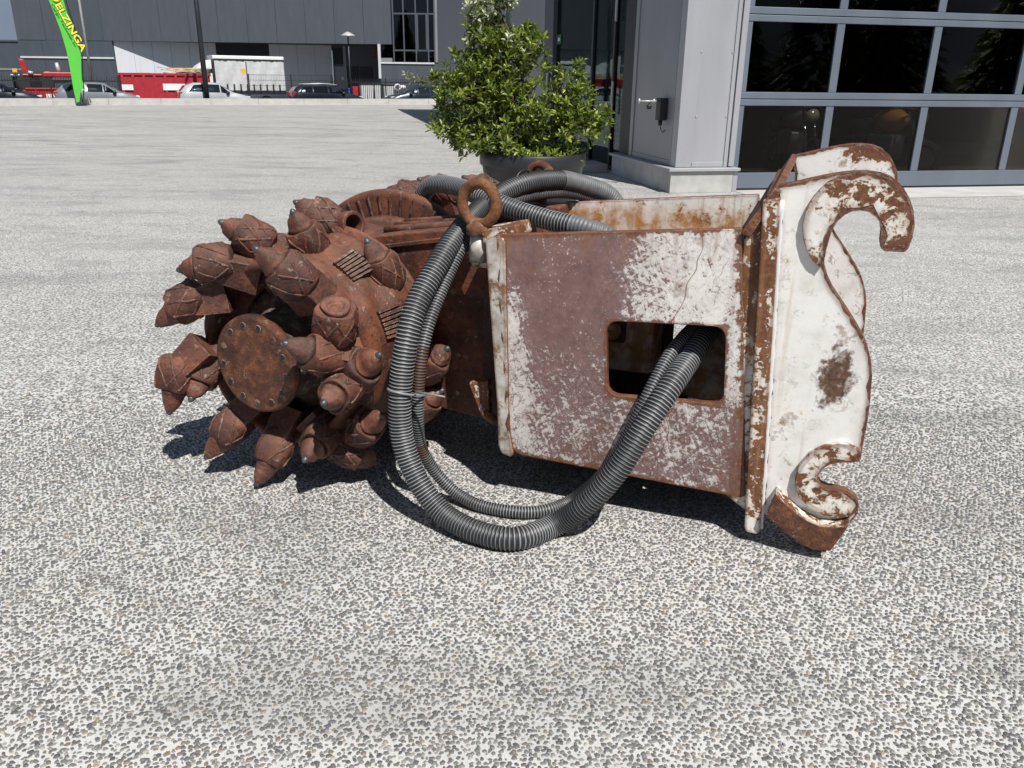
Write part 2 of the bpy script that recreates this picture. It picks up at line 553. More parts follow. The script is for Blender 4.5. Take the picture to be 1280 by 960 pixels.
# ---- chipped white paint over purple-brown primer over rust
def mk_paint(name, mode):
    N = NT(name)
    v = N.co()
    x = N.sep(v)
    n1 = N.noise(v, 4.5, 9, .62)
    n2 = N.noise(v, 16, 8, .66)
    n3 = N.noise(v, 60, 5, .62)
    fl = N.m('ADD', N.m('MULTIPLY', n1, .50), N.m('ADD', N.m('MULTIPLY', n2, .34), N.m('MULTIPLY', n3, .30)))
    white = N.ramp(N.noise(v, 9, 7, .6), [(.3, (.60, .585, .55)), (.5, (.74, .73, .70)), (.75, (.80, .79, .77))])
    white = N.mix(N.m('MULTIPLY', N.step(N.noise(v, 3.3, 6, .6), .50, .75), .35), white, (.46, .42, .35))
    primer = N.ramp(n2, [(.32, (.120, .066, .062)), (.55, (.190, .112, .106)), (.75, (.250, .165, .152))])
    rust = N.ramp(n3, [(.3, (.060, .022, .012)), (.55, (.15, .058, .024)), (.8, (.30, .135, .05))])
    wv = N.vadd(v, N.noise(v, 5, 3, .6, col=True), .22)
    e1 = N.voro(wv, 13, 'DISTANCE_TO_EDGE')
    wv2 = N.vadd(N.mapping(v, (1, 1, .55), (0, .6, 0)), N.noise(v, 3, 3, .6, col=True), .35)
    e2 = N.voro(wv2, 9, 'DISTANCE_TO_EDGE')
    e3 = N.voro(N.vadd(v, N.noise(v, 9, 4, .6, col=True), .16), 26, 'DISTANCE_TO_EDGE')
    scr = N.m('MAXIMUM', N.m('MAXIMUM', N.m('LESS_THAN', e1, .020), N.m('LESS_THAN', e2, .012)), N.m('MULTIPLY', N.m('LESS_THAN', e3, .05), .85))
    brk = N.step(n2, .42, .52)
    if mode == 'panel':
        # wear map: strong top left and middle, mixed low down, paint mostly whole at the upper right
        u, w_ = x[0], x[2]
        g1 = N.m('MULTIPLY', N.m('MULTIPLY', N.step(u, -.45, -.95), N.step(w_, .36, .80)), .47)
        g2 = N.m('MULTIPLY', N.m('MULTIPLY', N.step(u, -.66, -.78), N.step(w_, .36, .55)), .16)
        g3 = N.m('MULTIPLY', N.step(w_, .56, .40), .24)
        g4 = N.m('MULTIPLY', N.step(u, -.36, -.27), .25)
        g5 = N.m('MULTIPLY', N.m('MULTIPLY', N.step(u, -1.00, -1.11), N.step(w_, .95, .75)), -.50)
        g = N.m('ADD', N.m('ADD', N.m('ADD', g1, g2), N.m('ADD', g3, g4)), g5)
        wob_ = N.vadd(v, N.noise(v, 4, 3, .6, col=True), .10)
        def streak(rot, sx, sz, sd):
            return N.noise(N.mapping(N.mapping(wob_, (1, 1, 1), (0, rot, 0), (sd, 0, sd)), (sx, 1, sz)), 1.0, 6, .66, .3)
        stv = N.m('ADD', N.m('MULTIPLY', streak(.45, 85, 11, 0), .40), N.m('ADD', N.m('MULTIPLY', streak(-.85, 90, 12, 3), .36), N.m('MULTIPLY', streak(1.45, 75, 11, 7), .34)))
        val = N.m('ADD', g, N.m('ADD', N.m('MULTIPLY', N.m('SUBTRACT', stv, .55), 2.1), N.m('ADD', N.m('MULTIPLY', N.m('SUBTRACT', n2, .5), .55), N.m('MULTIPLY', N.m('SUBTRACT', n3, .5), .70))))
        val = N.m('ADD', val, N.m('MULTIPLY', N.m('SUBTRACT', n1, .5), .70))
        prim = N.m('ADD', N.m('MULTIPLY', N.step(val, -.08, .46), .36), N.m('MULTIPLY', N.step(val, .16, .21), .64))
        thin = N.step(val, -.45, .20)
        lowz = N.step(w_, .76, .46)
        white = N.mix(N.m('MULTIPLY', N.m('MULTIPLY', thin, N.m('MULTIPLY_ADD', N.step(u, -.50, -.75), .5, .5)), .42), white, (.40, .31, .285))
        white = N.mix(N.m('MULTIPLY', lowz, N.m('MULTIPLY_ADD', n2, .5, .05)), white, (.30, .25, .23))
        c = N.mix(prim, white, primer)
        sc = N.m('MULTIPLY', N.m('MAXIMUM', N.m('LESS_THAN', e1, .013), N.m('MAXIMUM', N.m('LESS_THAN', e2, .008), N.m('LESS_THAN', e3, .03))), N.m('MULTIPLY', brk, N.m('MULTIPLY_ADD', lowz, .60, .22)))
        c = N.mix(sc, c, (.10, .062, .058))
        cut1 = N.m('GREATER_THAN', streak(-.45, 80, 3.2, 11), .635); cut2 = N.m('GREATER_THAN', streak(.9, 80, 3.0, 17), .64)
        c = N.mix(N.m('MULTIPLY', N.m('MAXIMUM', cut1, cut2), .65), c, (.13, .075, .060))
        # bare chips and pale nicks inside the worn zone
        nick = N.m('MULTIPLY', N.m('GREATER_THAN', N.noise(wob_, 70, 4, .7), .615), N.step(n1, .42, .60))
        c = N.mix(N.m('MULTIPLY', nick, .7), c, (.60, .57, .55))
        spot = N.m('GREATER_THAN', N.noise(v, 95, 3, .65), .66)
        c = N.mix(N.m('MULTIPLY', spot, .75), c, (.085, .038, .026))
        # orange bleeding down from the top edge and beside the corner post
        run = N.noise(N.mapping(v, (34, 1, 2.2)), 1.0, 5, .6)
        rn_ = N.m('MULTIPLY', N.m('MAXIMUM', N.m('MULTIPLY', N.step(w_, .88, 1.05), .6), N.step(u, -1.09, -1.14)), N.step(run, .46, .62))
        c = N.mix(N.m('MULTIPLY', rn_, .75), c, (.26, .115, .04))
        rz = N.m('MULTIPLY', N.step(N.m('ADD', N.noise(v, 7, 7, .66), N.m('MULTIPLY', n3, .25)), .66, .78), .8)
        rz = N.m('MAXIMUM', rz, N.m('MULTIPLY', N.m('MULTIPLY', N.step(u, -.40, -.28), N.step(run, .44, .60)), 1.1))
        long = N.m('LESS_THAN', N.voro(N.vadd(N.mapping(v, (1, 1, .3), (0, -.45, 0)), N.noise(v, 2, 3, .6, col=True), .3), 3.0, 'DISTANCE_TO_EDGE'), .0042)
        rz = N.m('MAXIMUM', N.m('MULTIPLY', rz, .6), N.m('MULTIPLY', N.m('MULTIPLY', long, N.step(x[0], -.72, -.60)), .8))
    else:
        bias = {'hook': -.075, 'far': -.075, 'boss': .022, 'strip': .05, 'inner': -.03, 'post': -.015}[mode]
        if mode == 'boss':
            fl = N.m('ADD', N.m('MULTIPLY', N.noise(v, 15, 8, .68, .5), .70), N.m('ADD', N.m('MULTIPLY', N.noise(v, 48, 6, .65), .30), N.m('MULTIPLY', n1, .13)))
        if mode == 'far':
            bias = N.m('MULTIPLY_ADD', N.m('MULTIPLY', N.step(x[2], 1.16, 1.24), N.step(x[0], -.14, .0)), .20, -.085)
        prim = N.step(N.m('ADD', fl, bias), .60, .625)
        sc = N.m('MULTIPLY', N.m('MULTIPLY', scr, N.step(n2, .54, .62)), .45 if mode == 'hook' else .8)
        c = N.mix(sc, white, (.30, .28, .26))
        # a yellowed halo round each rusted chip
        halo = N.step(N.m('ADD', fl, bias), .54, .61)
        c = N.mix(N.m('MULTIPLY', halo, .5), c, (.50, .36, .20))
        c = N.mix(prim, c, rust)
        rz = N.m('MULTIPLY', N.step(N.m('ADD', n1, N.m('MULTIPLY', n3, .2)), .68, .74), .5)
        if mode == 'hook':
            dr_ = N.noise(N.mapping(v, (30, 30, 2.0)), 1.0, 5, .6)
            c = N.mix(N.m('MULTIPLY', N.step(dr_, .55, .72), .35), c, (.48, .36, .22))
            gl = N.m('MULTIPLY', N.step(N.noise(v, 11, 5, .6, .4), .60, .64), N.step(N.noise(v, 3.1, 2), .45, .6))
            c = N.mix(N.m('MULTIPLY', gl, .8), c, (.23, .225, .21))
            # bruised patch on the belly of the plate
            dx = N.m('SUBTRACT', x[0], -.02); dz = N.m('MULTIPLY', N.m('SUBTRACT', x[2], .63), .55)
            rr = N.m('SQRT', N.m('ADD', N.m('MULTIPLY', dx, dx), N.m('MULTIPLY', dz, dz)))
            bp = N.step(N.m('ADD', rr, N.m('MULTIPLY', N.m('SUBTRACT', n2, .5), .16)), .062, .038)
            c = N.mix(bp, c, N.ramp(n3, [(.35, (.055, .028, .018)), (.6, (.14, .075, .045)), (.75, (.34, .30, .27))]))
        if mode == 'post':
            c = N.mix(N.m('MULTIPLY_ADD', N.step(n2, .3, .65), .5, .30), c, (.22, .18, .15))
        if mode in ('inner', 'strip', 'post'):
            if mode == 'inner':
                c = N.mix(N.m('MULTIPLY', N.step(x[2], 1.035, .955), N.m('MULTIPLY_ADD', N.step(n2, .35, .6), .6, .35)), c, (.36, .165, .045))
            drip = N.noise(N.mapping(v, (26, 26, 1.6)), 1.0, 5, .6)
            dz = N.m('MULTIPLY', N.step(drip, .52, .68), .65)
            c = N.mix(dz, c, (.30, .16, .07))
    if mode == 'panel':
        wig = N.m('MULTIPLY', N.m('SUBTRACT', N.m('ADD', N.m('MULTIPLY', n2, .6), N.m('MULTIPLY', n3, .4)), .47), .16)
        cz = N.m('SUBTRACT', N.m('SUBTRACT', x[2], .615), N.m('MULTIPLY', N.m('ADD', x[0], .535), .055))
        cx = N.m('ADD', N.m('ADD', x[0], .559), N.m('MULTIPLY', N.m('SUBTRACT', x[2], .605), .07))
        dw = N.m('MAXIMUM', N.m('SUBTRACT', N.m('ABSOLUTE', cx), .197), N.m('SUBTRACT', N.m('ABSOLUTE', cz), .133))
        dtop = N.m('SUBTRACT', N.m('ADD', 1.003, N.m('MULTIPLY', N.m('ADD', x[0], 1.168), .0936)), x[2])
        drt = N.m('SUBTRACT', N.m('ADD', -.356, N.m('MULTIPLY', N.m('SUBTRACT', 1.079, x[2]), .12)), x[0])
        dbt = N.m('SUBTRACT', x[2], N.m('SUBTRACT', .186, N.m('MULTIPLY', N.m('ADD', x[0], 1.055), .035)))
        dm_ = N.m('MINIMUM', N.m('MINIMUM', N.m('MULTIPLY', dw, 1.3), dtop), N.m('MINIMUM', N.m('MULTIPLY', drt, .8), dbt))
        rim_ = N.step(N.m('SUBTRACT', dm_, wig), .011, .003)
        c = N.mix(N.m('MULTIPLY', rim_, .9), c, rust)
    c = N.mix(rz, c, rust)
    ed = N.step(N.m('MULTIPLY', N.edge(.034 if mode in ('hook', 'boss') else .02), N.m('MULTIPLY_ADD', n2, 3.2, -.7)), .010, .045)
    c = N.mix(N.m('MULTIPLY', ed, .92), c, rust)
    hgt = N.m('ADD', N.m('MULTIPLY', prim, -1.0), N.m('MULTIPLY', n3, .5))
    N.set(Base_Color=c, Roughness=N.m('MULTIPLY_ADD', N.m('MAXIMUM', prim, rz), .22, .40))
    N.bump(hgt, .45, .003)
    return N.mat
for k in ('panel', 'hook', 'far', 'boss', 'strip', 'inner', 'post'):
    M['paint_' + k] = mk_paint('chipped_white_paint_' + k, k)

M['hose_black'] = simple('hose_rubber', (.016, .017, .018), .5, 0, .3, 30)
M['hose_wire'] = simple('hose_spiral_guard', (.21, .215, .225), .42, .0, .40, 9)
M['hose_rust'] = simple('rusted_spiral_guard', (.17, .075, .04), .6, 0, .3, 30)
M['hose_grey'] = simple('grey_hose_sleeve', (.115, .118, .122), .5, 0, .25, 20)
M['tie'] = simple('cable_tie_nylon', (.20, .205, .215), .35, 0, .1, 30)

# ---- building
def mk_clad(name, col, rough=.42, metal=.25, streak=.10):
    N = NT(name)
    v = N.co()
    f = N.noise(N.mapping(v, (1.2, 1.2, .22)), 2.0, 6, .6)
    g = N.noise(v, 42, 4, .6)
    c = N.ramp(N.m('ADD', N.m('MULTIPLY', f, .8), N.m('MULTIPLY', g, .2)), [(.3, tuple(q * (1 - streak) for q in col)), (.7, tuple(q * (1 + streak) for q in col))])
    N.set(Base_Color=c, Metallic=metal, Roughness=N.m('MULTIPLY_ADD', f, .2, rough - .1))
    return N.mat
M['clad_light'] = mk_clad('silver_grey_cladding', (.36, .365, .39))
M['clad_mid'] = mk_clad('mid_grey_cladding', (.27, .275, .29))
M['clad_dark'] = mk_clad('anthracite_cladding', (.078, .088, .105), .5, .1)
M['clad_dark2'] = mk_clad('slate_cladding', (.070, .082, .100), .5, .1)
M['clad_pale'] = mk_clad('pale_grey_wall_panel', (.58, .60, .64), .6, .0, .06)
M['door_frame'] = mk_clad('blue_grey_aluminium', (.155, .185, .225), .38, .35)
M['trim_white'] = mk_clad('white_metal_trim', (.62, .63, .65), .4, .1)
M['black'] = simple('black_gasket', (.010, .010, .012), .5, 0, .2)
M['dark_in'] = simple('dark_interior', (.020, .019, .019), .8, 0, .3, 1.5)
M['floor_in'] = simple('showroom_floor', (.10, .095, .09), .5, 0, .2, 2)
M['plinth'] = simple('cast_concrete', (.40, .395, .38), .8, 0, .18, 5, .25)
M['coping'] = mk_clad('coping_stone', (.34, .345, .36), .5, .1)
M['kerb'] = simple('kerb_concrete', (.42, .41, .395), .85, 0, .15, 2, .2)
M['asphalt'] = simple('street_asphalt', (.11, .11, .11), .85, 0, .2, 1.5, .2)
def mk_glass(name, tint, alpha, rough=.02):
    """coated pane: clear reflection over a tinted, partly see-through sheet"""
    N = NT(name)
    tr = N.n('ShaderNodeBsdfTransparent'); tr.inputs[0].default_value = (*tint, 1)
    gl = N.n('ShaderNodeBsdfGlossy'); gl.inputs['Roughness'].default_value = rough
    fr = N.n('ShaderNodeFresnel'); fr.inputs[0].default_value = 1.52
    nz = N.noise(N.co(), 1.3, 3, .5)
    bp = N.n('ShaderNodeBump'); bp.inputs['Strength'].default_value = .02; bp.inputs['Distance'].default_value = .05
    N.put(bp.inputs['Height'], nz); N.put(gl.inputs['Normal'], bp.outputs[0]); N.put(fr.inputs['Normal'], bp.outputs[0])
    mx = N.n('ShaderNodeMixShader')
    N.put(mx.inputs[0], N.m('MULTIPLY', fr.outputs[0], alpha)); N.put(mx.inputs[1], tr.outputs[0]); N.put(mx.inputs[2], gl.outputs[0])
    N.put(N.out.inputs[0], mx.outputs[0])
    return N.mat
M['glass_door'] = mk_glass('tinted_door_glass', (.60, .58, .55), .30)
M['glass_entry'] = mk_glass('green_entrance_glass', (.42, .56, .55), .5)
M['glass_far'] = mk_glass('dark_office_glass', (.20, .23, .26), 1.2)
M['glass_car'] = mk_glass('car_glass', (.10, .13, .14), 1.8)

# ---- plant
def mk_leaf(name, a, b, c, spec=.5):
    N = NT(name)
    g = N.n('ShaderNodeNewGeometry')
    f = g.outputs['Random Per Island']
    col = N.ramp(f, [(0, a), (.55, b), (1, c)])
    N.set(Base_Color=col, Roughness=.36)
    N.b.inputs['Specular IOR Level'].default_value = spec
    tl = N.n('ShaderNodeBsdfTranslucent'); N.put(tl.inputs[0], N.mix(.5, col, (.20, .32, .04)))
    mx = N.n('ShaderNodeMixShader'); mx.inputs[0].default_value = .28
    N.put(mx.inputs[1], N.b.outputs[0]); N.put(mx.inputs[2], tl.outputs[0]); N.put(N.out.inputs[0], mx.outputs[0])
    return N.mat
M['leaf'] = mk_leaf('glossy_green_leaf', (.055, .085, .014), (.150, .200, .026), (.320, .360, .070))
M['leaf_pale'] = mk_leaf('silvery_young_leaf', (.40, .42, .28), (.52, .54, .40), (.66, .66, .56), .6)
M['leaf_dark'] = mk_leaf('dark_conifer_leaf', (.012, .022, .010), (.022, .038, .014), (.035, .055, .02))
M['bark'] = simple('bark', (.10, .075, .05), .85, 0, .3, 14, .4)
M['pot'] = simple('dark_grey_planter', (.017, .018, .021), .45, 0, .12, 5)
M['soil'] = simple('potting_soil', (.035, .025, .018), .95, 0, .4, 20, .5)

# ---- street things
M['green'] = simple('flag_green', (.10, .52, .055), .6, 0, .06, 2)
M['yellow'] = simple('flag_yellow', (.85, .70, .06), .6, 0, .04, 2)
M['deepgreen'] = simple('flag_dark_green', (.012, .10, .025), .6, 0, .04, 2)
M['pole_black'] = simple('black_flag_pole', (.014, .015, .017), .45)
M['galv'] = simple('galvanised_pole', (.48, .48, .47), .45, .3, .1, 3)
M['lamp_dark'] = simple('dark_lamp_pole', (.022, .026, .032), .45, .2, .1, 3)
M['fence'] = simple('dark_fence_steel', (.020, .023, .028), .5, .2, .1, 3)
M['red'] = simple('skip_red_paint', (.36, .022, .035), .45, 0, .15, 3)
M['red2'] = simple('machine_red_paint', (.34, .020, .028), .42, 0, .2, 4)
M['sign_white'] = simple('white_sticker', (.74, .74, .74), .5, 0, .04, 5)
M['sign_yellow'] = simple('yellow_sign', (.70, .38, .03), .5, 0, .08, 5)
M['wood'] = simple('scrap_timber', (.52, .38, .24), .8, 0, .3, 5, .3)
M['tarp'] = simple('truck_tarpaulin', (.50, .51, .52), .6, 0, .10, 4, .2)
M['truck_white'] = simple('white_truck_paint', (.72, .73, .74), .35, 0, .05, 3)
M['tyre'] = simple('tyre_rubber', (.018, .018, .019), .8, 0, .2, 10)
M['rim'] = simple('alloy_rim', (.38, .38, .39), .35, .7, .1, 6)
M['plastic'] = simple('black_plastic', (.016, .016, .018), .5, 0, .2, 8)
M['blue'] = simple('blue_bin', (.02, .07, .38), .45, 0, .1, 4)
M['bin_red'] = simple('red_bin', (.50, .025, .02), .45, 0, .1, 4)
M['lens_red'] = simple('tail_lamp', (.32, .02, .02), .2, 0, .1, 10)
M['lens_clear'] = simple('head_lamp', (.60, .62, .64), .15, .3, .1, 10)
M['chrome'] = simple('chrome', (.65, .65, .66), .15, 1.0, .05, 10)
M['moto'] = simple('amber_tank_paint', (.50, .26, .06), .3, 0, .1, 6)
def car_paint(name, col):
    N = NT(name)
    N.set(Base_Color=col, Metallic=.35, Roughness=N.m('MULTIPLY_ADD', N.noise(N.co(), 3, 4), .12, .22))
    N.b.inputs['Coat Weight'].default_value = .6
    return N.mat
M['car_grey'] = car_paint('grey_car_paint', (.23, .245, .27))
M['car_silver'] = car_paint('silver_car_paint', (.52, .54, .57))
M['car_black'] = car_paint('black_car_paint', (.014, .018, .026))
M['car_navy'] = car_paint('navy_car_paint', (.010, .014, .024))
M['car_teal'] = car_paint('dark_teal_car_paint', (.022, .035, .045))
# ---------------------------------------------------------------- ground, pebbles, kerb, street
KA, KB = at_z(0, 131.5), at_z(545, 130.5)
kd = (KB - KA).normalized(); kn = V(-kd.y, kd.x, 0)
KL = KA - kd * 60; KR = KB + kd * 90
g = MB()
g.add([(-160, -120, 0), (200, -120, 0), (KR.x, KR.y, 0), (KL.x, KL.y, 0)], [(0, 1, 2, 3)])
struct(g.build('ground', M['ground']))
s_ = MB()
a, b = KL + kn * .2, KR + kn * .2
s_.add([(a.x, a.y, -.36), (b.x, b.y, -.36), (900, 1200, -.36), (-900, 1200, -.36)], [(0, 1, 2, 3)])
struct(s_.build('street', M['asphalt']))
kerb = empty('kerb', KA)
struct(kerb)
L = (KR - KL).length
nk = int(L / 2.6)
for i in range(nk):
    p0 = KL + kd * (i * 2.6 + .006); p1 = KL + kd * ((i + 1) * 2.6 - .006)
    if p1.x < -40 or p0.x > 12:
        continue
    q = MB()
    h = .33 + .006 * math.sin(i * 7.1)
    q.add([p0 - KA, p1 - KA, p1 + kn * .22 - KA, p0 + kn * .22 - KA] + [p + V(0, 0, h) - KA for p in (p0, p1, p1 + kn * .22, p0 + kn * .22)],
          [(3, 2, 1, 0), (4, 5, 6, 7), (0, 1, 5, 4), (1, 2, 6, 5), (2, 3, 7, 6), (3, 0, 4, 7)])
    q.build('kerb_stone', M['kerb'], kerb)
gt = MB()
a, b = KL - kn * 1.1, KR - kn * 1.1
gt.add([(a.x, a.y, .004), (b.x, b.y, .004), (KR.x - kn.x * .01, KR.y - kn.y * .01, .004), (KL.x - kn.x * .01, KL.y - kn.y * .01, .004)], [(0, 1, 2, 3)])
struct(gt.build('gutter_path', M['kerb']))

def pebbles():
    rs = np.random.RandomState(11)
    s = 0.0146
    Rm = 5.0
    ny = int((Rm - 1.0) / (s * .866)); nx = int(2 * 5.0 / s)
    jx, jy = np.meshgrid(np.arange(nx), np.arange(ny))
    x = (jx * s - 5.0 + (jy % 2) * s * .5).ravel(); y = (jy * s * .866 + 1.0).ravel()
    n = x.size
    x = x + rs.uniform(-.30, .30, n) * s; y = y + rs.uniform(-.30, .30, n) * s
    d = np.hypot(x, y)
    keep = (np.abs(x) < .72 * y + .80) & (rs.rand(n) < .965)
    p = np.clip((4.9 - d) / 1.3, 0, 1); p = p * p * (3 - 2 * p)
    keep &= rs.rand(n) < p
    x, y = x[keep], y[keep]; n = x.size
    a = s * rs.uniform(.42, .66, n) * np.where(rs.rand(n) < .12, .62, 1.0)
    b = a * rs.uniform(.58, .95, n)
    th = rs.uniform(0, math.pi, n)
    K = 5
    ang = (np.arange(K) * 2 * math.pi / K)[None, :] + rs.uniform(-.28, .28, (n, K))
    rr = rs.uniform(.82, 1.12, (n, K))
    ux, uy = np.cos(ang) * rr * a[:, None], np.sin(ang) * rr * b[:, None]
    ct, st = np.cos(th)[:, None], np.sin(th)[:, None]
    ex, ey = ux * ct - uy * st, ux * st + uy * ct
    h = rs.uniform(.0014, .0034, n)
    V0 = np.stack([x[:, None] + ex, y[:, None] + ey, np.full((n, K), .0002)], -1)
    tz = h[:, None] * rs.uniform(.8, 1.15, (n, K))
    V1 = np.stack([x[:, None] + ex * .76, y[:, None] + ey * .76, tz], -1)
    vs = np.concatenate([V0, V1], 1).reshape(-1, 3)
    q = []
    for k in range(K):
        k2 = (k + 1) % K
        q += [[k, k2, K + k2, K + k]]
    q = np.array(q)
    base = (np.arange(n) * 2 * K)[:, None, None]
    quads = (q[None] + base).reshape(-1, 4)
    top = (np.arange(K)[None] + K + base[:, :, 0]).reshape(-1, K)
    li = np.concatenate([quads.ravel(), top.ravel()])
    nq, nt_ = len(quads), len(top)
    ls = np.concatenate([np.arange(nq) * 4, nq * 4 + np.arange(nt_) * K])
    lt = np.concatenate([np.full(nq, 4), np.full(nt_, K)])
    me = bpy.data.meshes.new('pebbles')
    me.vertices.add(len(vs)); me.vertices.foreach_set('co', vs.ravel())
    me.loops.add(len(li)); me.loops.foreach_set('vertex_index', li.astype(np.int32))
    me.polygons.add(nq + nt_)
    me.polygons.foreach_set('loop_start', ls.astype(np.int32)); me.polygons.foreach_set('loop_total', lt.astype(np.int32))
    me.polygons.foreach_set('use_smooth', np.ones(nq + nt_, bool))
    me.update(calc_edges=True)
    pal = np.array([[.11, .110, .114], [.15, .149, .148], [.19, .185, .177], [.24, .232, .218], [.15, .135, .115], [.21, .168, .128], [.30, .285, .262], [.29, .232, .168], [.095, .094, .096], [.36, .335, .30]])
    pr = np.array([.17, .23, .20, .13, .07, .04, .06, .02, .06, .02])
    ci = pal[rs.choice(len(pal), n, p=pr)] * rs.uniform(.85, 1.15, (n, 1))
    cl = np.concatenate([np.repeat(ci, 2 * K, 0), np.ones((n * 2 * K, 1))], 1)
    at = me.color_attributes.new('stone_col', 'FLOAT_COLOR', 'POINT')
    at.data.foreach_set('color', cl.ravel().astype(np.float32))
    me.materials.append(M['pebble'])
    o = bpy.data.objects.new('pebbles', me); COL.objects.link(o)
    o['kind'] = 'stuff'
    tag(o, 'small grey and brown pebbles set flush in the pale concrete yard', 'pebbles')
pebbles()

# ---------------------------------------------------------------- right-hand building (showroom)
B0 = V(2.303, 12.069, 0)
bld = empty('showroom_building', B0, RAD(12))
tag(bld, 'grey clad showroom with glazed sectional door behind the rusty cutter', 'building')
HB = 8.6
def part(name, mat, parent, *boxes, bevel=0.0):
    q = MB()
    for bx in boxes:
        q.box(*bx)
    return q.build(name, mat, parent, bevel)
# front pier
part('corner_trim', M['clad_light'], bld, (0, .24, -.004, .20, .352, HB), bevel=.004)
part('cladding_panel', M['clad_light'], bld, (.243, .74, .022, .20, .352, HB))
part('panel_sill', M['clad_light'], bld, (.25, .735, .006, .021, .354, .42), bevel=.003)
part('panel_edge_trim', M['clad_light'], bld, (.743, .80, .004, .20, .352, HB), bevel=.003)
part('door_jamb', M['clad_light'], bld, (.815, .90, -.012, .22, .36, HB), bevel=.004)
for z in (1.05, 1.9, 2.75, 3.6, 4.4):
    for x in (.262, .72):
        MB().cyl((x, .021, z), (x, .012, z), .011, n=8).build('cladding_screw', M['galv'], bld)
# side face towards the planter
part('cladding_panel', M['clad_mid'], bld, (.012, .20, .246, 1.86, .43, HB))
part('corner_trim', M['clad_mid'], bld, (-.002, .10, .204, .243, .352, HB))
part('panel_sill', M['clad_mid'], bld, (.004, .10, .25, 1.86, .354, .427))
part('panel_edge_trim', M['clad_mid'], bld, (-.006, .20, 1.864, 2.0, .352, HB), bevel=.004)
# plinth with coping
pl = MB()
part('plinth', M['plinth'], bld, (-.10, .86, -.10, -.005, 0, .30), bevel=.006)
part('plinth', M['plinth'], bld, (-.10, -.01, .003, .34, 0, .30), bevel=.006)
part('plinth', M['plinth'], bld, (-.10, -.01, .35, 2.56, 0, .30), bevel=.006)
part('plinth_end_trim', M['clad_light'], bld, (.865, .935, -.095, -.01, 0, .302))
part('coping', M['coping'], bld, (-.14, .95, -.14, .05, .305, .347), bevel=.005)
part('coping', M['coping'], bld, (-.14, .05, .054, 2.62, .305, .347), bevel=.005)
# dark reveal and glazed entrance
part('entrance_reveal', M['black'], bld, (.02, .30, 2.01, 2.55, 0, HB))
part('entrance_frame', M['black'], bld, (.05, .13, 2.56, 2.64, .08, 3.4), (.05, .13, 3.17, 3.25, .08, 3.4), (.05, .13, 4.44, 4.54, .08, 3.4), (.05, .13, 2.56, 7.3, .01, .075), (.05, .13, 2.56, 7.3, 3.405, 3.5))
for y0, y1 in ((2.645, 3.165), (3.255, 4.435), (4.545, 7.25)):
    part('entrance_pane', M['glass_entry'], bld, (.085, .095, y0, y1, .08, 3.4))
part('entrance_pane', M['glass_entry'], bld, (.085, .095, 2.56, 7.25, 3.51, HB - .3))
part('door_handle', M['galv'], bld, (.0, .035, 3.06, 3.10, .95, 1.5), bevel=.008)
part('door_handle', M['galv'], bld, (.0, .035, 3.06, 3.10, 2.45, 2.9), bevel=.008)
part('dark_mullion', M['clad_dark'], bld, (.0, .25, 7.26, 8.05, 0, HB))
part('pull_handle', M['galv'], bld, (-.05, -.012, 7.50, 7.62, 1.05, 1.75), bevel=.008)
es = part('exit_sign', M['deepgreen'], bld, (.070, .083, 6.85, 7.2, 2.23, 2.42))
q = MB(); q.box(.066, .0695, 6.95, 7.08, 2.29, 2.36); q.build('running_figure_mark', M['sign_white'], es)
part('step_slab', M['coping'], bld, (-.85, -.12, 2.7, 3.5, .0, .14), bevel=.01)
for i, (y0, y1, k) in enumerate(((8.06, 11.9, 'clad_mid'), (11.92, 12.5, 'clad_dark'), (12.52, 18.2, 'clad_mid'), (18.22, 18.6, 'clad_mid'), (18.62, 26.2, 'clad_mid'), (26.22, 28.3, 'clad_mid'))):
    part('cladding_panel', M[k], bld, (.01 + .03 * (i % 2), .30, y0, y1, 0.0, HB))
dp = MB(); dp.cyl((-.05, 18.4, 0), (-.05, 18.4, HB), .06, n=10)
dp.build('downpipe', M['lamp_dark'], bld)
# sectional glass door
DY0, DY1 = .10, .16
rails = [(.03, .255)] + [(z, z + .085) for z in (1.195, 2.305, 3.415)] + [(z + .095, z + .185) for z in (1.195, 2.305, 3.415)] + [(4.52, 4.75)]
for z0, z1 in rails:
    part('door_rail', M['door_frame'], bld, (.905, 8.85, DY0 - .008, DY1, z0, z1), bevel=.006)
mx = [.905 + .06, 2.39, 3.97, 5.55, 7.13, 8.72]
rows = [(.257, 1.193), (1.382, 2.303), (2.492, 3.413), (3.602, 4.518)]
for r_, (z0, z1) in enumerate(rows):
    for x in mx:
        part('door_mullion', M['door_frame'], bld, (x - .062, x + .062, DY0, DY1 - .004, z0, z1), bevel=.006)
    for i in range(5):
        part('door_pane', M['glass_door'], bld, (mx[i] + .064, mx[i + 1] - .064, .128, .136, z0, z1))
part('door_bottom_seal', M['black'], bld, (.905, 8.85, .095, .15, .0, .028))
part('lintel', M['clad_light'], bld, (.905, 9.0, .02, .30, 4.76, HB))
part('cladding_panel', M['clad_light'], bld, (9.0, 16, 0, .30, 0, HB))
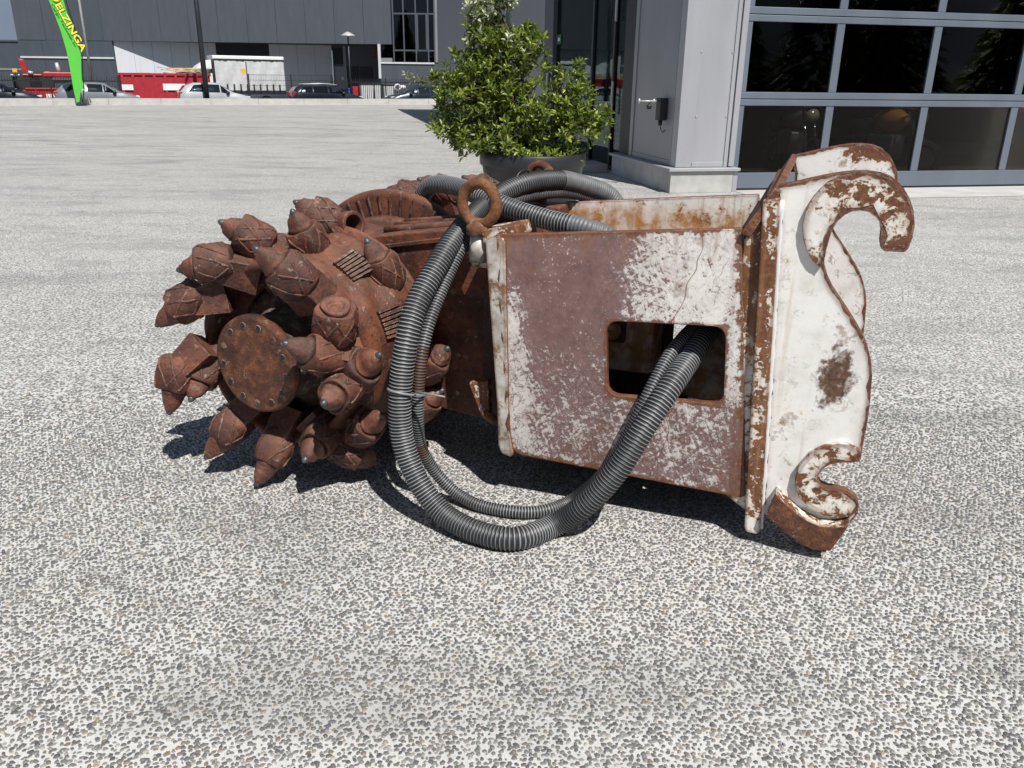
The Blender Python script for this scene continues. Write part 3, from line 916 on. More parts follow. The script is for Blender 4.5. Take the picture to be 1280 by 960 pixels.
# shell behind the glass
part('roof', M['clad_dark'], bld, (.02, 16, .05, 28.2, HB - .25, HB - .01))
part('inner_floor', M['floor_in'], bld, (.3, 16, .31, 28, .002, .012))
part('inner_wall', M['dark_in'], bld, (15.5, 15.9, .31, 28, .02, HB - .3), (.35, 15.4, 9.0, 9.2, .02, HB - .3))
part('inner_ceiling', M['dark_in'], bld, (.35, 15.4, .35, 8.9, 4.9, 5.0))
th = MB()
f12 = V(math.cos(RAD(12)), math.sin(RAD(12)), 0); g12 = V(-f12.y, f12.x, 0)
p = [B0 + f12 * .95 - g12 * 1.0, B0 + f12 * 16 - g12 * 1.0, B0 + f12 * 16 + g12 * .09, B0 + f12 * .95 + g12 * .09]
th.add([(q.x, q.y, .005) for q in p], [(0, 1, 2, 3)])
struct(th.build('door_apron_path', M['kerb']))

# key switch on the side of the pier
ks = empty('key_switch', B0 + f12 * -.0 + g12 * .55, RAD(12))
tag(ks, 'small black switch box with rod and padlock on the grey pier', 'switch')
part('box', M['plastic'], ks, (-.11, -.003, -.09, .09, .97, 1.28), bevel=.01)
q = MB(); q.cyl((-.06, .0, .90), (-.06, 0, .968), .03, n=10); q.tube([V(-.06, 0, .91), V(-.05, -.02, .84), V(-.02, -.03, .80), V(0.01, -.02, .83)], .006, 6)
q.build('cable', M['plastic'], ks)
q = MB(); q.cyl((-.40, 0, 1.235), (-.112, 0, 1.235), .012, n=8); q.cyl((-.405, 0, 1.20), (-.405, 0, 1.27), .014, n=8); q.cyl((-.18, 0, 1.205), (-.18, 0, 1.265), .016, n=8)
q.build('rod', M['galv'], ks)
q = MB(); q.cyl((-.25, 0, 1.22), (-.25, 0, 1.19), .012, n=8); q.lathe([(-.055, .02), (-.045, .036), (0, .036), (.01, .02)], (-.25, 0, 1.18), (0, 0, 1), 10)
q.build('padlock', M['plastic'], ks)

# motorcycles standing behind the door glass
def motorcycle(x, y, rz, tank, label):
    o = B0 + f12 * x + g12 * y
    r = empty('motorcycle', o + V(0, 0, .013), RAD(12) + rz)
    tag(r, label, 'motorcycle', 'motorcycles inside the showroom')
    for wx in (-.75, .8):
        t = MB()
        pts = [V(wx + .26 * math.cos(k * math.pi / 12), 0, .32 + .26 * math.sin(k * math.pi / 12)) for k in range(25)]
        t.tube(pts, .06, 8, cap=False); wh = t.build('wheel', M['tyre'], r)
        t = MB(); t.cyl((wx, -.03, .32), (wx, .03, .32), .19, n=16); t.build('rim', M['rim'], wh)
    t = MB(); t.lathe([(-.36, .03), (-.3, .13), (-.05, .19), (.15, .17), (.3, .07), (.33, .01)], (0.05, 0, .92), (1, 0, .1), 14); t.build('fuel_tank', M[tank], r)
    t = MB(); t.lathe([(-.3, .03), (-.22, .14), (.1, .13), (.25, .05)], (-.5, 0, .80), (1, 0, .15), 12); t.build('seat', M['plastic'], r)
    t = MB(); t.box(-.3, .25, -.16, .16, .3, .7); t.build('engine', M['rim'], r, .04)
    t = MB()
    for s in (-.09, .09):
        t.cyl((.8, s, .32), (.45, s, 1.1), .028, n=8)
    t.build('fork', M['chrome'], r)
    t = MB(); t.tube([V(.3, -.42, 1.12), V(.42, -.2, 1.16), V(.45, 0, 1.12), V(.42, .2, 1.16), V(.3, .42, 1.12)], .018, 6); t.build('handlebar', M['chrome'], r)
    t = MB(); t.lathe([(-.09, .03), (-.03, .1), (.05, .11), (.06, .0)], (.62, 0, .98), (1, 0, 0), 14); t.build('headlight', M['lens_clear'], r)
    t = MB(); t.tube([V(.1, .2, .35), V(-.4, .22, .32), V(-1.0, .22, .38)], .045, 8); t.build('exhaust', M['chrome'], r)
motorcycle(4.55, 1.7, RAD(-75), 'moto', 'amber motorcycle behind the third column of door panes')
motorcycle(1.7, 2.2, RAD(-110), 'plastic', 'black motorcycle behind the first column of door panes')
motorcycle(3.3, 2.6, RAD(-95), 'rim', 'grey motorcycle behind the second column of door panes')

# ---------------------------------------------------------------- far building across the street
FY = 76.0
def FX(px, py, Y=FY): return at_y(px, py, Y).x
def FZ(px, py, Y=FY): return at_y(px, py, Y).z
far = empty('office_warehouse', (FX(29, 100), FY, -.36))
tag(far, 'dark grey warehouse with overhanging upper storey and pale recessed wall', 'building')
FO = V(FX(29, 100), FY, -.36)
def fbox(name, mat, x0, x1, y0, y1, z0, z1, bevel=0.0, parent=None):
    q = MB(); q.box(x0 - FO.x, x1 - FO.x, y0 - FO.y, y1 - FO.y, z0 - FO.z, z1 - FO.z)
    return q.build(name, M[mat], parent or far, bevel)
xL = FX(29, 90); xA = FX(140, 55); xG = FX(491, 40); zo = FZ(300, 53); xR = FX(546, 40) + 6
n_up = 13
for i in range(n_up):
    a = xL + (xG - xL) * i / n_up; b = xL + (xG - xL) * (i + 1) / n_up
    fbox('upper_cladding_panel', 'clad_dark' if i != 2 else 'clad_dark2', a + .012, b - .012, FY + (.02 if i == 1 else 0), FY + 1.0, zo, 15)
fbox('upper_core', 'clad_dark2', xL + .05, xG + .2, FY + .6, FY + 20, zo + .02, 14.9)
for i in range(4):
    a = xL + (xA - xL) * i / 4; b = xL + (xA - xL) * (i + 1) / 4
    fbox('lower_cladding_panel', 'clad_dark2', a + .012, b - .012, FY + .03, FY + 12, -.36, zo - .01)
zw = FZ(90, 72)
fbox('trim_strip', 'trim_white', xL + .02, xA - .01, FY - .05, FY + .02, zw - .07, zw + .07)
# pale wall that falls back under the overhang
P0 = V(xA + .02, FY + .25, 0); P1 = V(FX(416, 90, FY + 4.6), FY + 4.6, 0)
wd = (P1 - P0).normalized(); wl = (P1 - P0).length; wnrm = V(wd.y, -wd.x, 0)
def wpart(name, mat, t0, t1, z0, z1, d0, d1):
    q = MB()
    vs = []
    for z in (z0, z1):
        for t, d in ((t0, d0), (t1, d0), (t1, d1), (t0, d1)):
            p = P0 + wd * t + wnrm * d; vs.append(V(p.x, p.y, z) - FO)
    q.add(vs, [(3, 2, 1, 0), (4, 5, 6, 7), (0, 1, 5, 4), (1, 2, 6, 5), (2, 3, 7, 6), (3, 0, 4, 7)])
    return q.build(name, M[mat], far)
nw = 12
wpart('wall_backing', 'clad_dark', 0, wl, -.36, zo - .006, -.31, -.6)
for i in range(nw):
    wpart('wall_panel', 'clad_pale', wl * i / nw + .01, wl * (i + 1) / nw - .01, -.36, zo - .005, .02, -.3)
def wt(px, py):                       # distance along the wall for a pixel
    d = ray(px, py); k = (P0 - CPOS).dot(wnrm) / d.dot(wnrm); p = CPOS + d * k
    return (p - P0).dot(wd), p.z
t0, z1 = wt(269, 54); t1, z0 = wt(337, 70)
wpart('loading_opening', 'black', t0, t1, z0, zo - .01, .05, .024)
t0, z0 = wt(408, 75); t1, z1 = wt(413, 73)
wpart('wall_lamp', 'trim_white', t0, t1, z0 - .06, z1, .14, .024)
# entrance
ex0, ex1 = P1.x, FX(472, 90, FY + 4.8)
EY = FY + 4.8
fbox('entrance_wall', 'clad_dark', ex0, ex1 + 1.5, EY + .1, EY + .4, -.36, zo - .008)
e1, e2 = FX(417, 70, EY), FX(429, 70, EY)
fbox('window', 'black', e1, e2, EY + .02, EY + .095, FZ(420, 80, EY), FZ(420, 60, EY))
dr = fbox('door', 'clad_mid', FX(419, 100, EY), FX(431, 100, EY), EY + .03, EY + .095, -.2, FZ(425, 83, EY))
fbox('notice', 'sign_white', FX(427, 100, EY), FX(430, 100, EY), EY + .0, EY + .028, FZ(428, 100, EY), FZ(428, 96, EY), parent=dr)
fbox('glass_door', 'black', FX(434, 100, EY), FX(449, 100, EY), EY + .04, EY + .095, -.2, FZ(450, 83, EY))
fbox('glass_door', 'black', FX(450.5, 100, EY), FX(466, 100, EY), EY + .04, EY + .095, -.2, FZ(450, 83, EY))
fbox('door_post', 'clad_mid', FX(430.6, 100, EY), FX(434, 100, EY), EY - .02, EY + .095, -.2, zo - .02)
fbox('sign_board', 'rust_edge', FX(466, 66, FY + 2), FX(471.5, 66, FY + 2), FY + 2, FY + 2.1, FZ(468, 74, FY + 2), FZ(468, 60, FY + 2))
# bay with the office windows
YB = FY - .3
bx0, bx1 = FX(476, 100, YB), xR
zl = FZ(510, 79, YB)
fbox('bay_wall', 'clad_dark', bx0, bx1, YB + .05, YB + 10, -.36, zl)
fbox('white_corner_post', 'trim_white', FX(472.5, 70, YB), FX(475.6, 70, YB), YB, YB + .3, FZ(474, 98, YB), zo - .005)
fbox('trim_strip', 'trim_white', FX(476, 78, YB), FX(543, 78, YB), YB - .03, YB + .045, zl - .06, zl + .08)
fbox('bay_core', 'dark_in', FX(476, 60, YB), FX(545, 60, YB), YB + .5, YB + 8, zl + .09, 15)
fbox('spandrel', 'glass_far', FX(475.7, 60, YB), FX(490, 60, YB), YB + .2, YB + .3, FZ(482, 72, YB), zo - .01)
fbox('spandrel_sill', 'clad_mid', FX(475.7, 75, YB), FX(490, 75, YB), YB + .18, YB + .4, zl + .085, FZ(482, 72.4, YB))
cols = [491.5, 504.6, 519.8, 535.2, 543]
xs = [FX(c, 40, YB) for c in cols]
zs = [zl + .09, FZ(510, 63, YB), FZ(510, 17, YB), FZ(510, -30, YB), 15.0]
for j in range(4):
    for i in range(4):
        wdw = fbox('window', 'glass_far', xs[i] + .06, xs[i + 1] - .06, YB + .06, YB + .09, zs[j] + .07, zs[j + 1] - .07)
for x in xs:
    fbox('window_mullion', 'clad_dark', x - .055, x + .055, YB, YB + .12, zl + .09, 15)
for z in zs[1:4]:
    fbox('window_transom', 'clad_dark', xs[0] + .057, xs[-1] - .057, YB + .003, YB + .11, z - .06, z + .06)
fbox('window_sash', 'clad_dark', xs[2] + .06, xs[2] + .2, YB - .03, YB + .058, zs[1] + .07, zs[2] - .07)
fbox('window_sash', 'clad_dark', xs[3] - .2, xs[3] - .06, YB - .03, YB + .058, zs[1] + .07, zs[2] - .07)
fbox('pier', 'clad_mid', xs[-1] + .06, bx1, YB + .02, YB + 10, zl + .09, 15)
for px in (551.5, 555):
    q = MB(); x = FX(px, 40, YB) - FO.x; q.cyl((x, -.1 + YB - FO.y, 1), (x, YB - FO.y - .1, 15), .09, n=8); q.build('downpipe', M['lamp_dark'], far)

lb = empty('dark_hall', (FX(0, 100, 98), 98, -.36))
tag(lb, 'low dark blue hall at the left edge behind the warehouse', 'building')
LO = V(FX(0, 100, 98), 98, -.36)
zt = at_y(10, 52, 98).z; zb2 = at_y(10, 86.5, 98).z
q = MB(); q.box(-25, 12, 0, 20, 0, zt - LO.z); q.build('wall', M['clad_dark2'], lb)
q = MB(); q.box(-25, 12, -.06, -.002, zb2 - LO.z - .1, zb2 - LO.z + .1); q.build('trim_strip', M['clad_mid'], lb)
q = MB(); q.box(-25.1, 12.1, -.1, 20.1, zt - LO.z + .002, zt - LO.z + .18); q.build('roof_edge', M['clad_dark'], lb)
# ---------------------------------------------------------------- the drum cutter
MO = V(1.0409, 2.4182, 0.0)
YAW = RAD(19)
mA = V(math.cos(YAW), -math.sin(YAW), 0); mB_ = V(math.sin(YAW), math.cos(YAW), 0)
def mpt(px, py, Y=0.0):
    """point of the cutter's own frame (X along it, Y across, Z up) at depth Y"""
    d = ray(px, py)
    p = CPOS + d * (((MO - CPOS).dot(mB_) + Y) / d.dot(mB_)) - MO
    return V(p.dot(mA), p.dot(mB_), p.z)
def mgr(px, py, z):
    p = at_z(px, py, z) - MO
    return V(p.dot(mA), p.dot(mB_), p.z)
def xz(px, py, Y=0.0):
    p = mpt(px, py, Y); return (p.x, p.z)
def z3(x, y, Y=0.0): return xz(900 + x / 3.557, 160 + y / 3.556, Y)
def z4(x, y, Y=0.0): return xz(900 + x / 3.096, 400 + y / 3.096, Y)
def smooth_loop(P, it=1, keep=()):
    for _ in range(it):
        Q = []
        n = len(P)
        for i in range(n):
            a, b = P[i], P[(i + 1) % n]
            Q.append((.75 * a[0] + .25 * b[0], .75 * a[1] + .25 * b[1])); Q.append((.25 * a[0] + .75 * b[0], .25 * a[1] + .75 * b[1]))
        P = Q
    return P
cut = empty('drum_cutter', MO, -YAW)
tag(cut, 'rusty drum cutter attachment with chipped white bracket lying on the pebbled concrete', 'drum cutter')

# --- side panels of the bracket
def panel_outline():
    return [(-1.168, 1.003), (-.356, 1.079), (-.247, .168), (-.262, .158), (-1.055, .186), (-1.085, .197), (-1.105, .222), (-1.116, .262)]
def rounded(x0, z0, x1, z1, r, sk=0.0, n=5, zsk=0.0):
    P = []
    for cx, cz, a0 in ((x1 - r, z1 - r, 0), (x0 + r, z1 - r, 90), (x0 + r, z0 + r, 180), (x1 - r, z0 + r, 270)):
        for k in range(n + 1):
            t = RAD(a0 + 90 * k / n)
            x, z = cx + r * math.cos(t), cz + r * math.sin(t)
            P.append((x + sk * (z1 - z), z + zsk * (x - x0)))
    return P
win = rounded(-.766, .472, -.372, .738, .04, .07, zsk=.055)
PW = MB().prism(panel_outline(), 0, .028, [win], 0, 1)
PW.build('side_panel', [M['paint_panel'], M['rust_edge']], cut, .004, label='near side panel with worn white paint and a rounded cut-out')
fwin = rounded(-.72, .36, -.58, .52, .03)
MB().prism(panel_outline(), .872, .90, [fwin], 0, 1).build('side_panel', [M['paint_inner'], M['rust_edge']], cut, .004)
# weld bead down the left edge and along the top
MB().tube([V(-1.158 + .012 * math.sin(k * 2.1) * .25, -.003, 1.0 - k * .03) + V(.0019 * k, 0, 0) for k in range(26)], [.009 + .002 * math.sin(k * 1.7) for k in range(26)], 8).build('weld_bead', M['rust_orange'], cut)
# rounded corner post, its cap and the seam beside it
post = [xz(607, 300), xz(616, 296), xz(629, 296), xz(633, 300), (-1.108, .30), (-1.088, .19), (-1.098, .176), (-1.138, .188), (-1.150, .215), (-1.158, .40)]
MB().prism(post, -.012, .10, (), 0, 1).build('corner_post', [M['paint_post'], M['rust_edge']], cut, .012, 3)
MB().prism([xz(604, 287, .04), xz(648, 280, .04), xz(652, 296, .04), xz(640, 302, .04), xz(606, 305, .04)], .02, .17, (), 0, 0).build('post_cap', M['paint_strip'], cut, .008)
# cross plates and the sloped cap between box and hooks
def strip(pxs, y0, y1, mats, name, bev=.004):
    MB().prism([xz(*p) for p in pxs], y0, y1, (), 0, 1).build(name, mats, cut, bev)
strip([(929, 296), (942, 283), (913, 625), (905, 622)][::1], .031, .87, [M['paint_strip'], M['rust_edge']], 'cross_plate')
strip([(930, 300), (955, 268), (933, 640), (906, 619)], .006, .03, [M['paint_strip'], M['rust_edge']], 'recessed_web', .002)
rib_px = [(954, 250), (976, 246), (951, 660), (947, 664), (933, 661), (931, 655)]
strip(rib_px, -.022, .045, [M['paint_strip'], M['paint_strip']], 'front_rib')
strip([(957, 246), (974, 240), (949, 650), (935, 650)], .05, .86, [M['rust_edge'], M['rust_edge']], 'cross_plate')
MB().prism([xz(*p) for p in [(926, 291), (968, 234), (978, 238), (960, 262), (938, 296)]], -.016, .925, (), 0, 0, frame=lambda x_, y_, z_: V(x_ + .028 * y_, y_, z_ + .034 * y_)).build('sloped_cap', M['rust_edge'], cut, .004)
MB().tube([mpt(977 - 25.5 * k / 30, 250 + 410 * k / 30, -.004) for k in range(31)], [.0075 + .002 * math.sin(k * 2.3) for k in range(31)], 8).build('weld_bead', M['trim_white'], cut)
# --- hook plates
hook_top = [(250, 258), (330, 243), (400, 227), (470, 212), (540, 200), (600, 194), (660, 194), (720, 202), (770, 222), (815, 262), (845, 315), (862, 370), (866, 430), (856, 490), (838, 535), (822, 552)]
hook_in = [(770, 550), (732, 548), (716, 536), (712, 505), (718, 460), (712, 425), (695, 398), (662, 374), (625, 366), (590, 370), (555, 386), (525, 412), (503, 445)]
hook_bel = [(486, 490), (470, 545), (463, 585), (466, 620), (478, 665), (500, 712), (535, 765), (575, 825), (612, 885), (645, 945)]
bel2 = [(552, 62), (573, 110), (586, 165), (589, 215), (583, 300), (570, 400), (556, 470), (545, 540)]
low_in = [(505, 552), (460, 552), (425, 558), (398, 575), (382, 600), (380, 625), (392, 645), (420, 657), (455, 661)]
low_out = [(495, 674), (522, 692), (537, 715), (533, 748), (505, 785), (470, 835), (428, 885), (370, 885), (320, 865), (262, 828), (190, 768), (162, 742)]
plate = [z3(*p) for p in hook_top + hook_in + hook_bel] + [z4(*p) for p in bel2 + low_in + low_out] + [xz(951.5, 640), xz(974, 262)]
boss = [(448, 622), (412, 592), (385, 548), (369, 490), (367, 430), (380, 372), (408, 316), (440, 275), (480, 240), (530, 216), (590, 203), (650, 200), (715, 208), (768, 230), (812, 270), (842, 320), (858, 372), (862, 430), (852, 488), (834, 534), (820, 548)] + hook_in + [(488, 488), (474, 540), (464, 590)]
bossp = [z3(*p, -.02) for p in boss]
ring = [(541, 505), (500, 482), (455, 478), (400, 490), (345, 517), (305, 563), (290, 622), (304, 682), (345, 725), (400, 755), (455, 765), (505, 758), (534, 738), (537, 715), (522, 692), (495, 674)] + low_in[::-1] + [(541, 547)]
ringp = [z4(*p, -.02) for p in ring]
wedge = [(216, 668), (250, 705), (300, 748), (345, 778), (385, 795), (440, 800), (480, 796), (505, 785), (470, 838), (428, 892), (370, 892), (315, 868), (262, 832), (205, 783), (178, 758)]
wedgep = [z4(*p, -.055) for p in wedge]
from mathutils.kdtree import KDTree
PLK = None
def on_plate_edge(p, tol=.016):
    return PLK is None or PLK.find(V(p[0], p[1], 0))[2] < tol
def rimmed(poly, y0, y1, mats, name, parent, rim, near=True, bev=.004):
    '''plate with a worn, unevenly wide rusted rim on its outer face'''
    P = resample(poly, .012)
    rn = [mnoise.noise(V(p[0] * 22, p[1] * 22, 3.0)) + .6 * mnoise.noise(V(p[0] * 70, p[1] * 70, 9.0)) for p in P]
    oe = [on_plate_edge(p) for p in P]
    inn = inset(P, lambda i: (rim if oe[i] else .0012) * max(.25, 1.0 + 1.1 * rn[i]))
    q = MB()
    ya, yb = (y0, y1) if near else (y1, y0)
    n = len(P)
    q.prism(P, y0, y1, (), 0, 1)
    # lift the face: ring of rust, painted island a hair proud of it
    e = -.0015 if near else .0015
    q.prism(inn, *((ya + e, ya + .002) if near else (ya - .002, ya + e)), (), 2, 1)
    for k in range(len(q.m)):
        if q.m[k] == 0: q.m[k] = 1
        elif q.m[k] == 2: q.m[k] = 0
        elif len(q.f[k]) == 4:
            m_ = sum((V(*q.v[i]) for i in q.f[k]), V(0, 0, 0)) / 4
            if not on_plate_edge((m_.x, m_.z), .022): q.m[k] = 0
    return q.build(name, mats, parent)
def hookset(y0, y1, s, nm):
    """s = -1: bosses on the near side, +1 on the far side"""
    o = rimmed(plate, y0, y1, [M['paint_hook'], M['rust_edge']], 'hook_plate', cut, .009)
    o['label'] = nm
    global PLK
    pp_ = resample(plate, .006); PLK = KDTree(len(pp_))
    for i_, p_ in enumerate(pp_): PLK.insert(V(p_[0], p_[1], 0), i_)
    PLK.balance()
    f = y0 if s < 0 else y1
    e = lambda d: (f - d, f + .004) if s < 0 else (f - .004, f + d)
    rimmed(bossp, *e(.016), [M['paint_boss'], M['rust_edge']], 'hook_boss', o, .012, s < 0)
    rimmed(ringp, *e(.022), [M['paint_boss'], M['rust_edge']], 'notch_boss', o, .009, s < 0)
    MB().prism(wedgep, *e(.06), (), 0, 1).build('foot_wedge', [M['rust_flange'], M['paint_boss']], o, .005, 2)
    PLK = None
    return o
hookset(0.0, .05, -1, 'near hook plate, white paint with a rusted bruise on its belly')
fh = hookset(.85, .90, 1, 'far hook plate showing behind the near one')
fh.location = (.024, .015, .024); fh.data.materials[0] = M['paint_far']
# --- inside of the bracket
MB().box(-1.10, -.36, .03, .87, .79, .81).build('deck_plate', M['rust_flange'], cut)
vb = MB(); vb.box(-1.02, -.66, .40, .62, .42, .74); vb.build('valve_block', M['paint_inner'], cut, .02)
vb = MB(); vb.box(-.86, -.77, .36, .40, .55, .70); vb.box(-.98, -.9, .37, .40, .5, .62); vb.build('valve_cover', M['rust_dark'], cut, .008)
vb = MB(); vb.cyl((-.82, .33, .60), (-.82, .40, .60), .035, n=16); vb.build('valve_port', M['paint_inner'], cut)
MB().box(-1.12, -.56, .03, .86, .168, .180).build('sun_catch_plate', M['rust_dark'], cut)  # added plate, catches sun through the cut-out before it reaches the ground
MB().box(-1.1, -.62, .62, .64, .19, .78).build('inner_web', M['rust_dark'], cut)
# --- gearbox arm between bracket and drums
DC, DD = V(-1.955, 0, .52), V(.123, .992, 0).normalized()
DU = V(DD.y, -DD.x, 0)
def dr(h, ang, r):
    t = RAD(ang); return DC + DD * h + DU * (r * math.cos(t)) + V(0, 0, r * math.sin(t))
arm = [(-1.13, .99), (-1.20, .985), (-1.47, .958), (-1.70, .925), (-1.84, .90)] + [(-1.92 + .40 * math.cos(RAD(a)), .52 + .40 * math.sin(RAD(a))) for a in range(100, 281, 12)] + [(-1.70, .17), (-1.55, .215), (-1.34, .19), (-1.15, .17), (-1.06, .19)]
MB().prism(arm, .27, .63, (), 0, 0).build('gearbox_arm', M['rust_drum'], cut, .012)
MB().prism([(-1.17, .96), (-1.47, .93), (-1.8, .87), (-1.8, .855), (-1.47, .912), (-1.17, .94)], .255, .268).build('arm_ridge', M['rust_drum'], cut, .003)
MB().box(-1.3, -1.06, .09, .26, .86, .91).build('stud_ledge', M['paint_strip'], cut, .01)
MB().prism([(-1.28, .86), (-1.19, .86), (-1.17, .22), (-1.22, .20), (-1.30, .30)], .20, .26).build('arm_gusset', M['rust_dark'], cut, .004)
MB().prism([xz(588, 476, .1), xz(612, 474, .1), xz(614, 520, .1), xz(604, 517, .1)], .08, .12).build('lower_lug', M['paint_strip'], cut, .006)
q = MB(); p = mpt(604, 515, .08); q.cyl(p, p + V(.05, .0, -.03), .018, n=10); q.build('lower_pin', M['rust_orange'], cut)
rg = MB()
for k, (hh, rr) in enumerate(((.95, .018), (.965, .014), (.93, .012))):
    pts = [V(-1.78 + .1 * j, .36 + .09 * k, .92 + .013 * j + .004 * k) for j in range(7)]
    rg.tube(pts, rr, 8)
    rg.build('arm_weld_ridge', M['rust_drum'], cut); rg = MB()
# --- drums
def drum(sgn, h0):
    """sgn=1: the near drum, its hub towards -Y"""
    f = (lambda h: h) if sgn > 0 else (lambda h: .90 - h)
    P = lambda L: [(f(h), r) for h, r in (L if sgn > 0 else L[::-1])]
    wb = lambda j, t: .006 * math.sin(5 * t + j * 1.3) + .004 * math.sin(11 * t + j)
    o = MB().lathe(P(densify([(-.04, .16), (-.045, .25), (-.09, .295), (-.165, .318), (-.185, .330), (-.185, .346), (-.15, .354), (.0, .366), (.12, .385), (.20, .398), (.215, .398), (.225, .33)], .025)), DC, DD, 72, wob=wb).jitter(9, .006).jitter(30, .003).build('cutting_drum', M['rust_drum'], cut)
    MB().lathe(P([(.215, .36), (.222, .425), (.236, .432), (.244, .425), (.25, .30)]), DC, DD, 72).build('drum_rear_flange', M['rust_drum'], o)
    MB().lathe(P(densify([(-.255, .158), (-.16, .162), (-.10, .178), (-.075, .205), (-.07, .252)], .03)), DC, DD, 48).build('hub_neck', M['hub_pale'], o)
    fl = MB().lathe(P([(-.292, .172), (-.288, .181), (-.268, .185), (-.255, .183), (-.250, .15)]), DC, DD, 64).build('hub_flange', M['rust_flange'], o)
    return o, f
d1, f1 = drum(1, 0)
d2, f2 = drum(-1, 0)
for k in range(13):
    ang = 20 + k * 360 / 13
    if 200 < ang % 360 < 0: continue
    c = dr(-.2925, ang, .148)
    MB().lathe([(-.0016, .0105), (-.0022, .0120), (-.0005, .0138), (.0, .0140)], c, DD, 14).build('bolt_rim', M['hub_pale'], cut)
    MB().cyl(c - DD * .0021, c + DD * .001, .0103, n=12).build('bolt_hole', M['hub_pale'] if k % 4 == 1 else M['black'], cut)
# ribbed inner disc of the far drum, seen over the arm
MB().lathe([(.60, .30), (.605, .50), (.612, .525), (.632, .530), (.64, .52), (.645, .30)], DC, DD, 80).build('guard_disc', M['rust_drum'], cut)
for k in range(26):
    ang = 10 + k * 6.6
    a_, b_ = dr(.600, ang, .405), dr(.597, ang, .512)
    MB().bar(a_, b_, .006, .007).build('disc_weld', M['rust_tooth'], cut)
MB().lathe([(.53, .30), (.54, .40), (.56, .415), (.604, .42)], DC, DD, 64).build('disc_hub', M['rust_drum'], cut)

def tooth(b, t, worn=0.0, R=.066, par=None):
    b, t = V(*b), V(*t)
    d = (t - b); Lg = d.length; d.normalize()
    rc = b - (DC + DD * (b - DC).dot(DD)); rc_l = rc.length; rc.normalize()
    foot = b - d * .095 + rc * max(-.16, min(.05, .325 - rc_l)) + DD * (.05 if (b - DC).dot(DD) < -.12 else 0)
    sd = random.random() * 6
    q = MB()
    # forged holder: a squarish barrel that rounds into a collar
    hp = [(-.078, R * .55), (-.070, R * .88), (-.045, R * 1.04), (-.010, R * 1.10), (.030, R * 1.07), (.054, R * 1.0), (.061, R * .95), (.0622, R * .86), (.0575, R * .74), (.0574, .02)]
    wob = lambda j, a: .003 * math.sin(3 * a + sd)
    q.lathe(densify(hp, .014), b, d, 26, sq=.06, wob=wob, smooth=True)
    q.jitter(20, .006, 0, sd); q.jitter(55, .0025, 0, sd)
    # welded foot that ties the holder to the drum: a tapered block
    n_ = (foot - b).normalized(); fl_ = (foot - b).length
    ax_ = (DD - n_ * DD.dot(n_)).normalized(); bx_ = n_.cross(ax_)
    rings_ = []
    for hh, wa, wb_ in ((-.01, .62, .60), (.045, .84, .80), (fl_, .86, .95)):
        rings_ += [b + n_ * hh + ax_ * (sx * R * wa) + bx_ * (sy * R * wb_) for sx, sy in ((-1, -1), (1, -1), (1, 1), (-1, 1))]
    q.add(rings_, [(3, 2, 1, 0), (8, 9, 10, 11)] + [(i * 4 + k, i * 4 + (k + 1) % 4, i * 4 + 4 + (k + 1) % 4, i * 4 + 4 + k) for i in range(2) for k in range(4)])
    h = q.build('tooth_holder', M['rust_tooth'], cut, .006, 2)
    q = MB()
    # criss-cross hard-facing beads over the collar
    x = d.orthogonal().normalized() if abs(d.z) > .9 else V(0, 0, 1)
    x = (x - d * x.dot(d)).normalized(); y = d.cross(x)
    def surf(h, a):
        for (h0, r0), (h1, r1) in zip(hp, hp[1:]):
            if h0 <= h <= h1:
                r = r0 + (r1 - r0) * (h - h0) / (h1 - h0)
                r = r * (1 + .06 * math.cos(4 * a)) + .003 * math.sin(3 * a + sd) - .0008; break
        p = b + d * h + x * (r * math.cos(a)) + y * (r * math.sin(a))
        p = p + mnoise.noise_vector(p * 20 + V(sd, sd, sd)) * .006
        return p
    for k in range(7):
        for sg in (-1, 1):
            if random.random() < .22: continue
            a0 = 2 * math.pi * (k + random.uniform(-.15, .15)) / 7
            q.tube([surf(-.062 + .110 * i / 8, a0 + sg * .95 * i / 8) for i in range(9)], [.0046 + .0016 * math.sin(i * 2.2 + k) for i in range(9)], 5, cap=False)
    wb2 = q.build('weld_hatch', M['rust_tooth'], h); wb2['kind'] = 'stuff'
    q = MB()
    Lw = Lg * (1 - worn)
    kp_ = R / .066
    q.lathe(densify([(.052, .046 * kp_), (.0625, .047 * kp_), (.071, .049 * kp_), (.074, .0455 * kp_), (.074 + (Lw - .074) * .45, .034 * kp_), (Lw - .026, .0200), (Lw - .018, .0165), (Lw - .016, .004)], .010), b, d, 22, wob=lambda j, a: .0024 * math.cos(3 * a + sd))
    q.jitter(38, .0022, 0, sd + 3)
    q.build('cutting_pick', M['pick'], h)
    if worn < .3:
        q = MB(); q.lathe([(Lw - .024, .0150), (Lw - .012, .0125), (Lw - .003, .0075), (Lw, .002)], b, d, 14); q.build('carbide_tip', M['carbide'], h)
    return h
TEETH = """268 330 -.18 220 338 -.24|235 378 -.20 194 408 -.25|256 462 -.18 237 503 -.28|222 468 -.25 211 519 -.30|290 535 -.20 252 578 -.28
345 560 -.20 317 612 -.30|402 545 -.20 379 578 -.34|428 488 -.29 403 505 -.42|402 445 -.31 353 428 -.43|365 345 -.26 316 308 -.33
316 298 -.08 279 279 -.13|386 302 .05 364 261 .0|404 273 .26 375 256 .23|420 402 -.26 420 366 -.30|450 462 -.22 479 440 -.29|455 535 -.13 485 515 -.20
435 562 -.11 470 578 -.07|480 340 .13 457 298 .08|538 455 .18 561 434 .15|525 507 .19 553 488 .20""".replace('\n', '|').split('|')
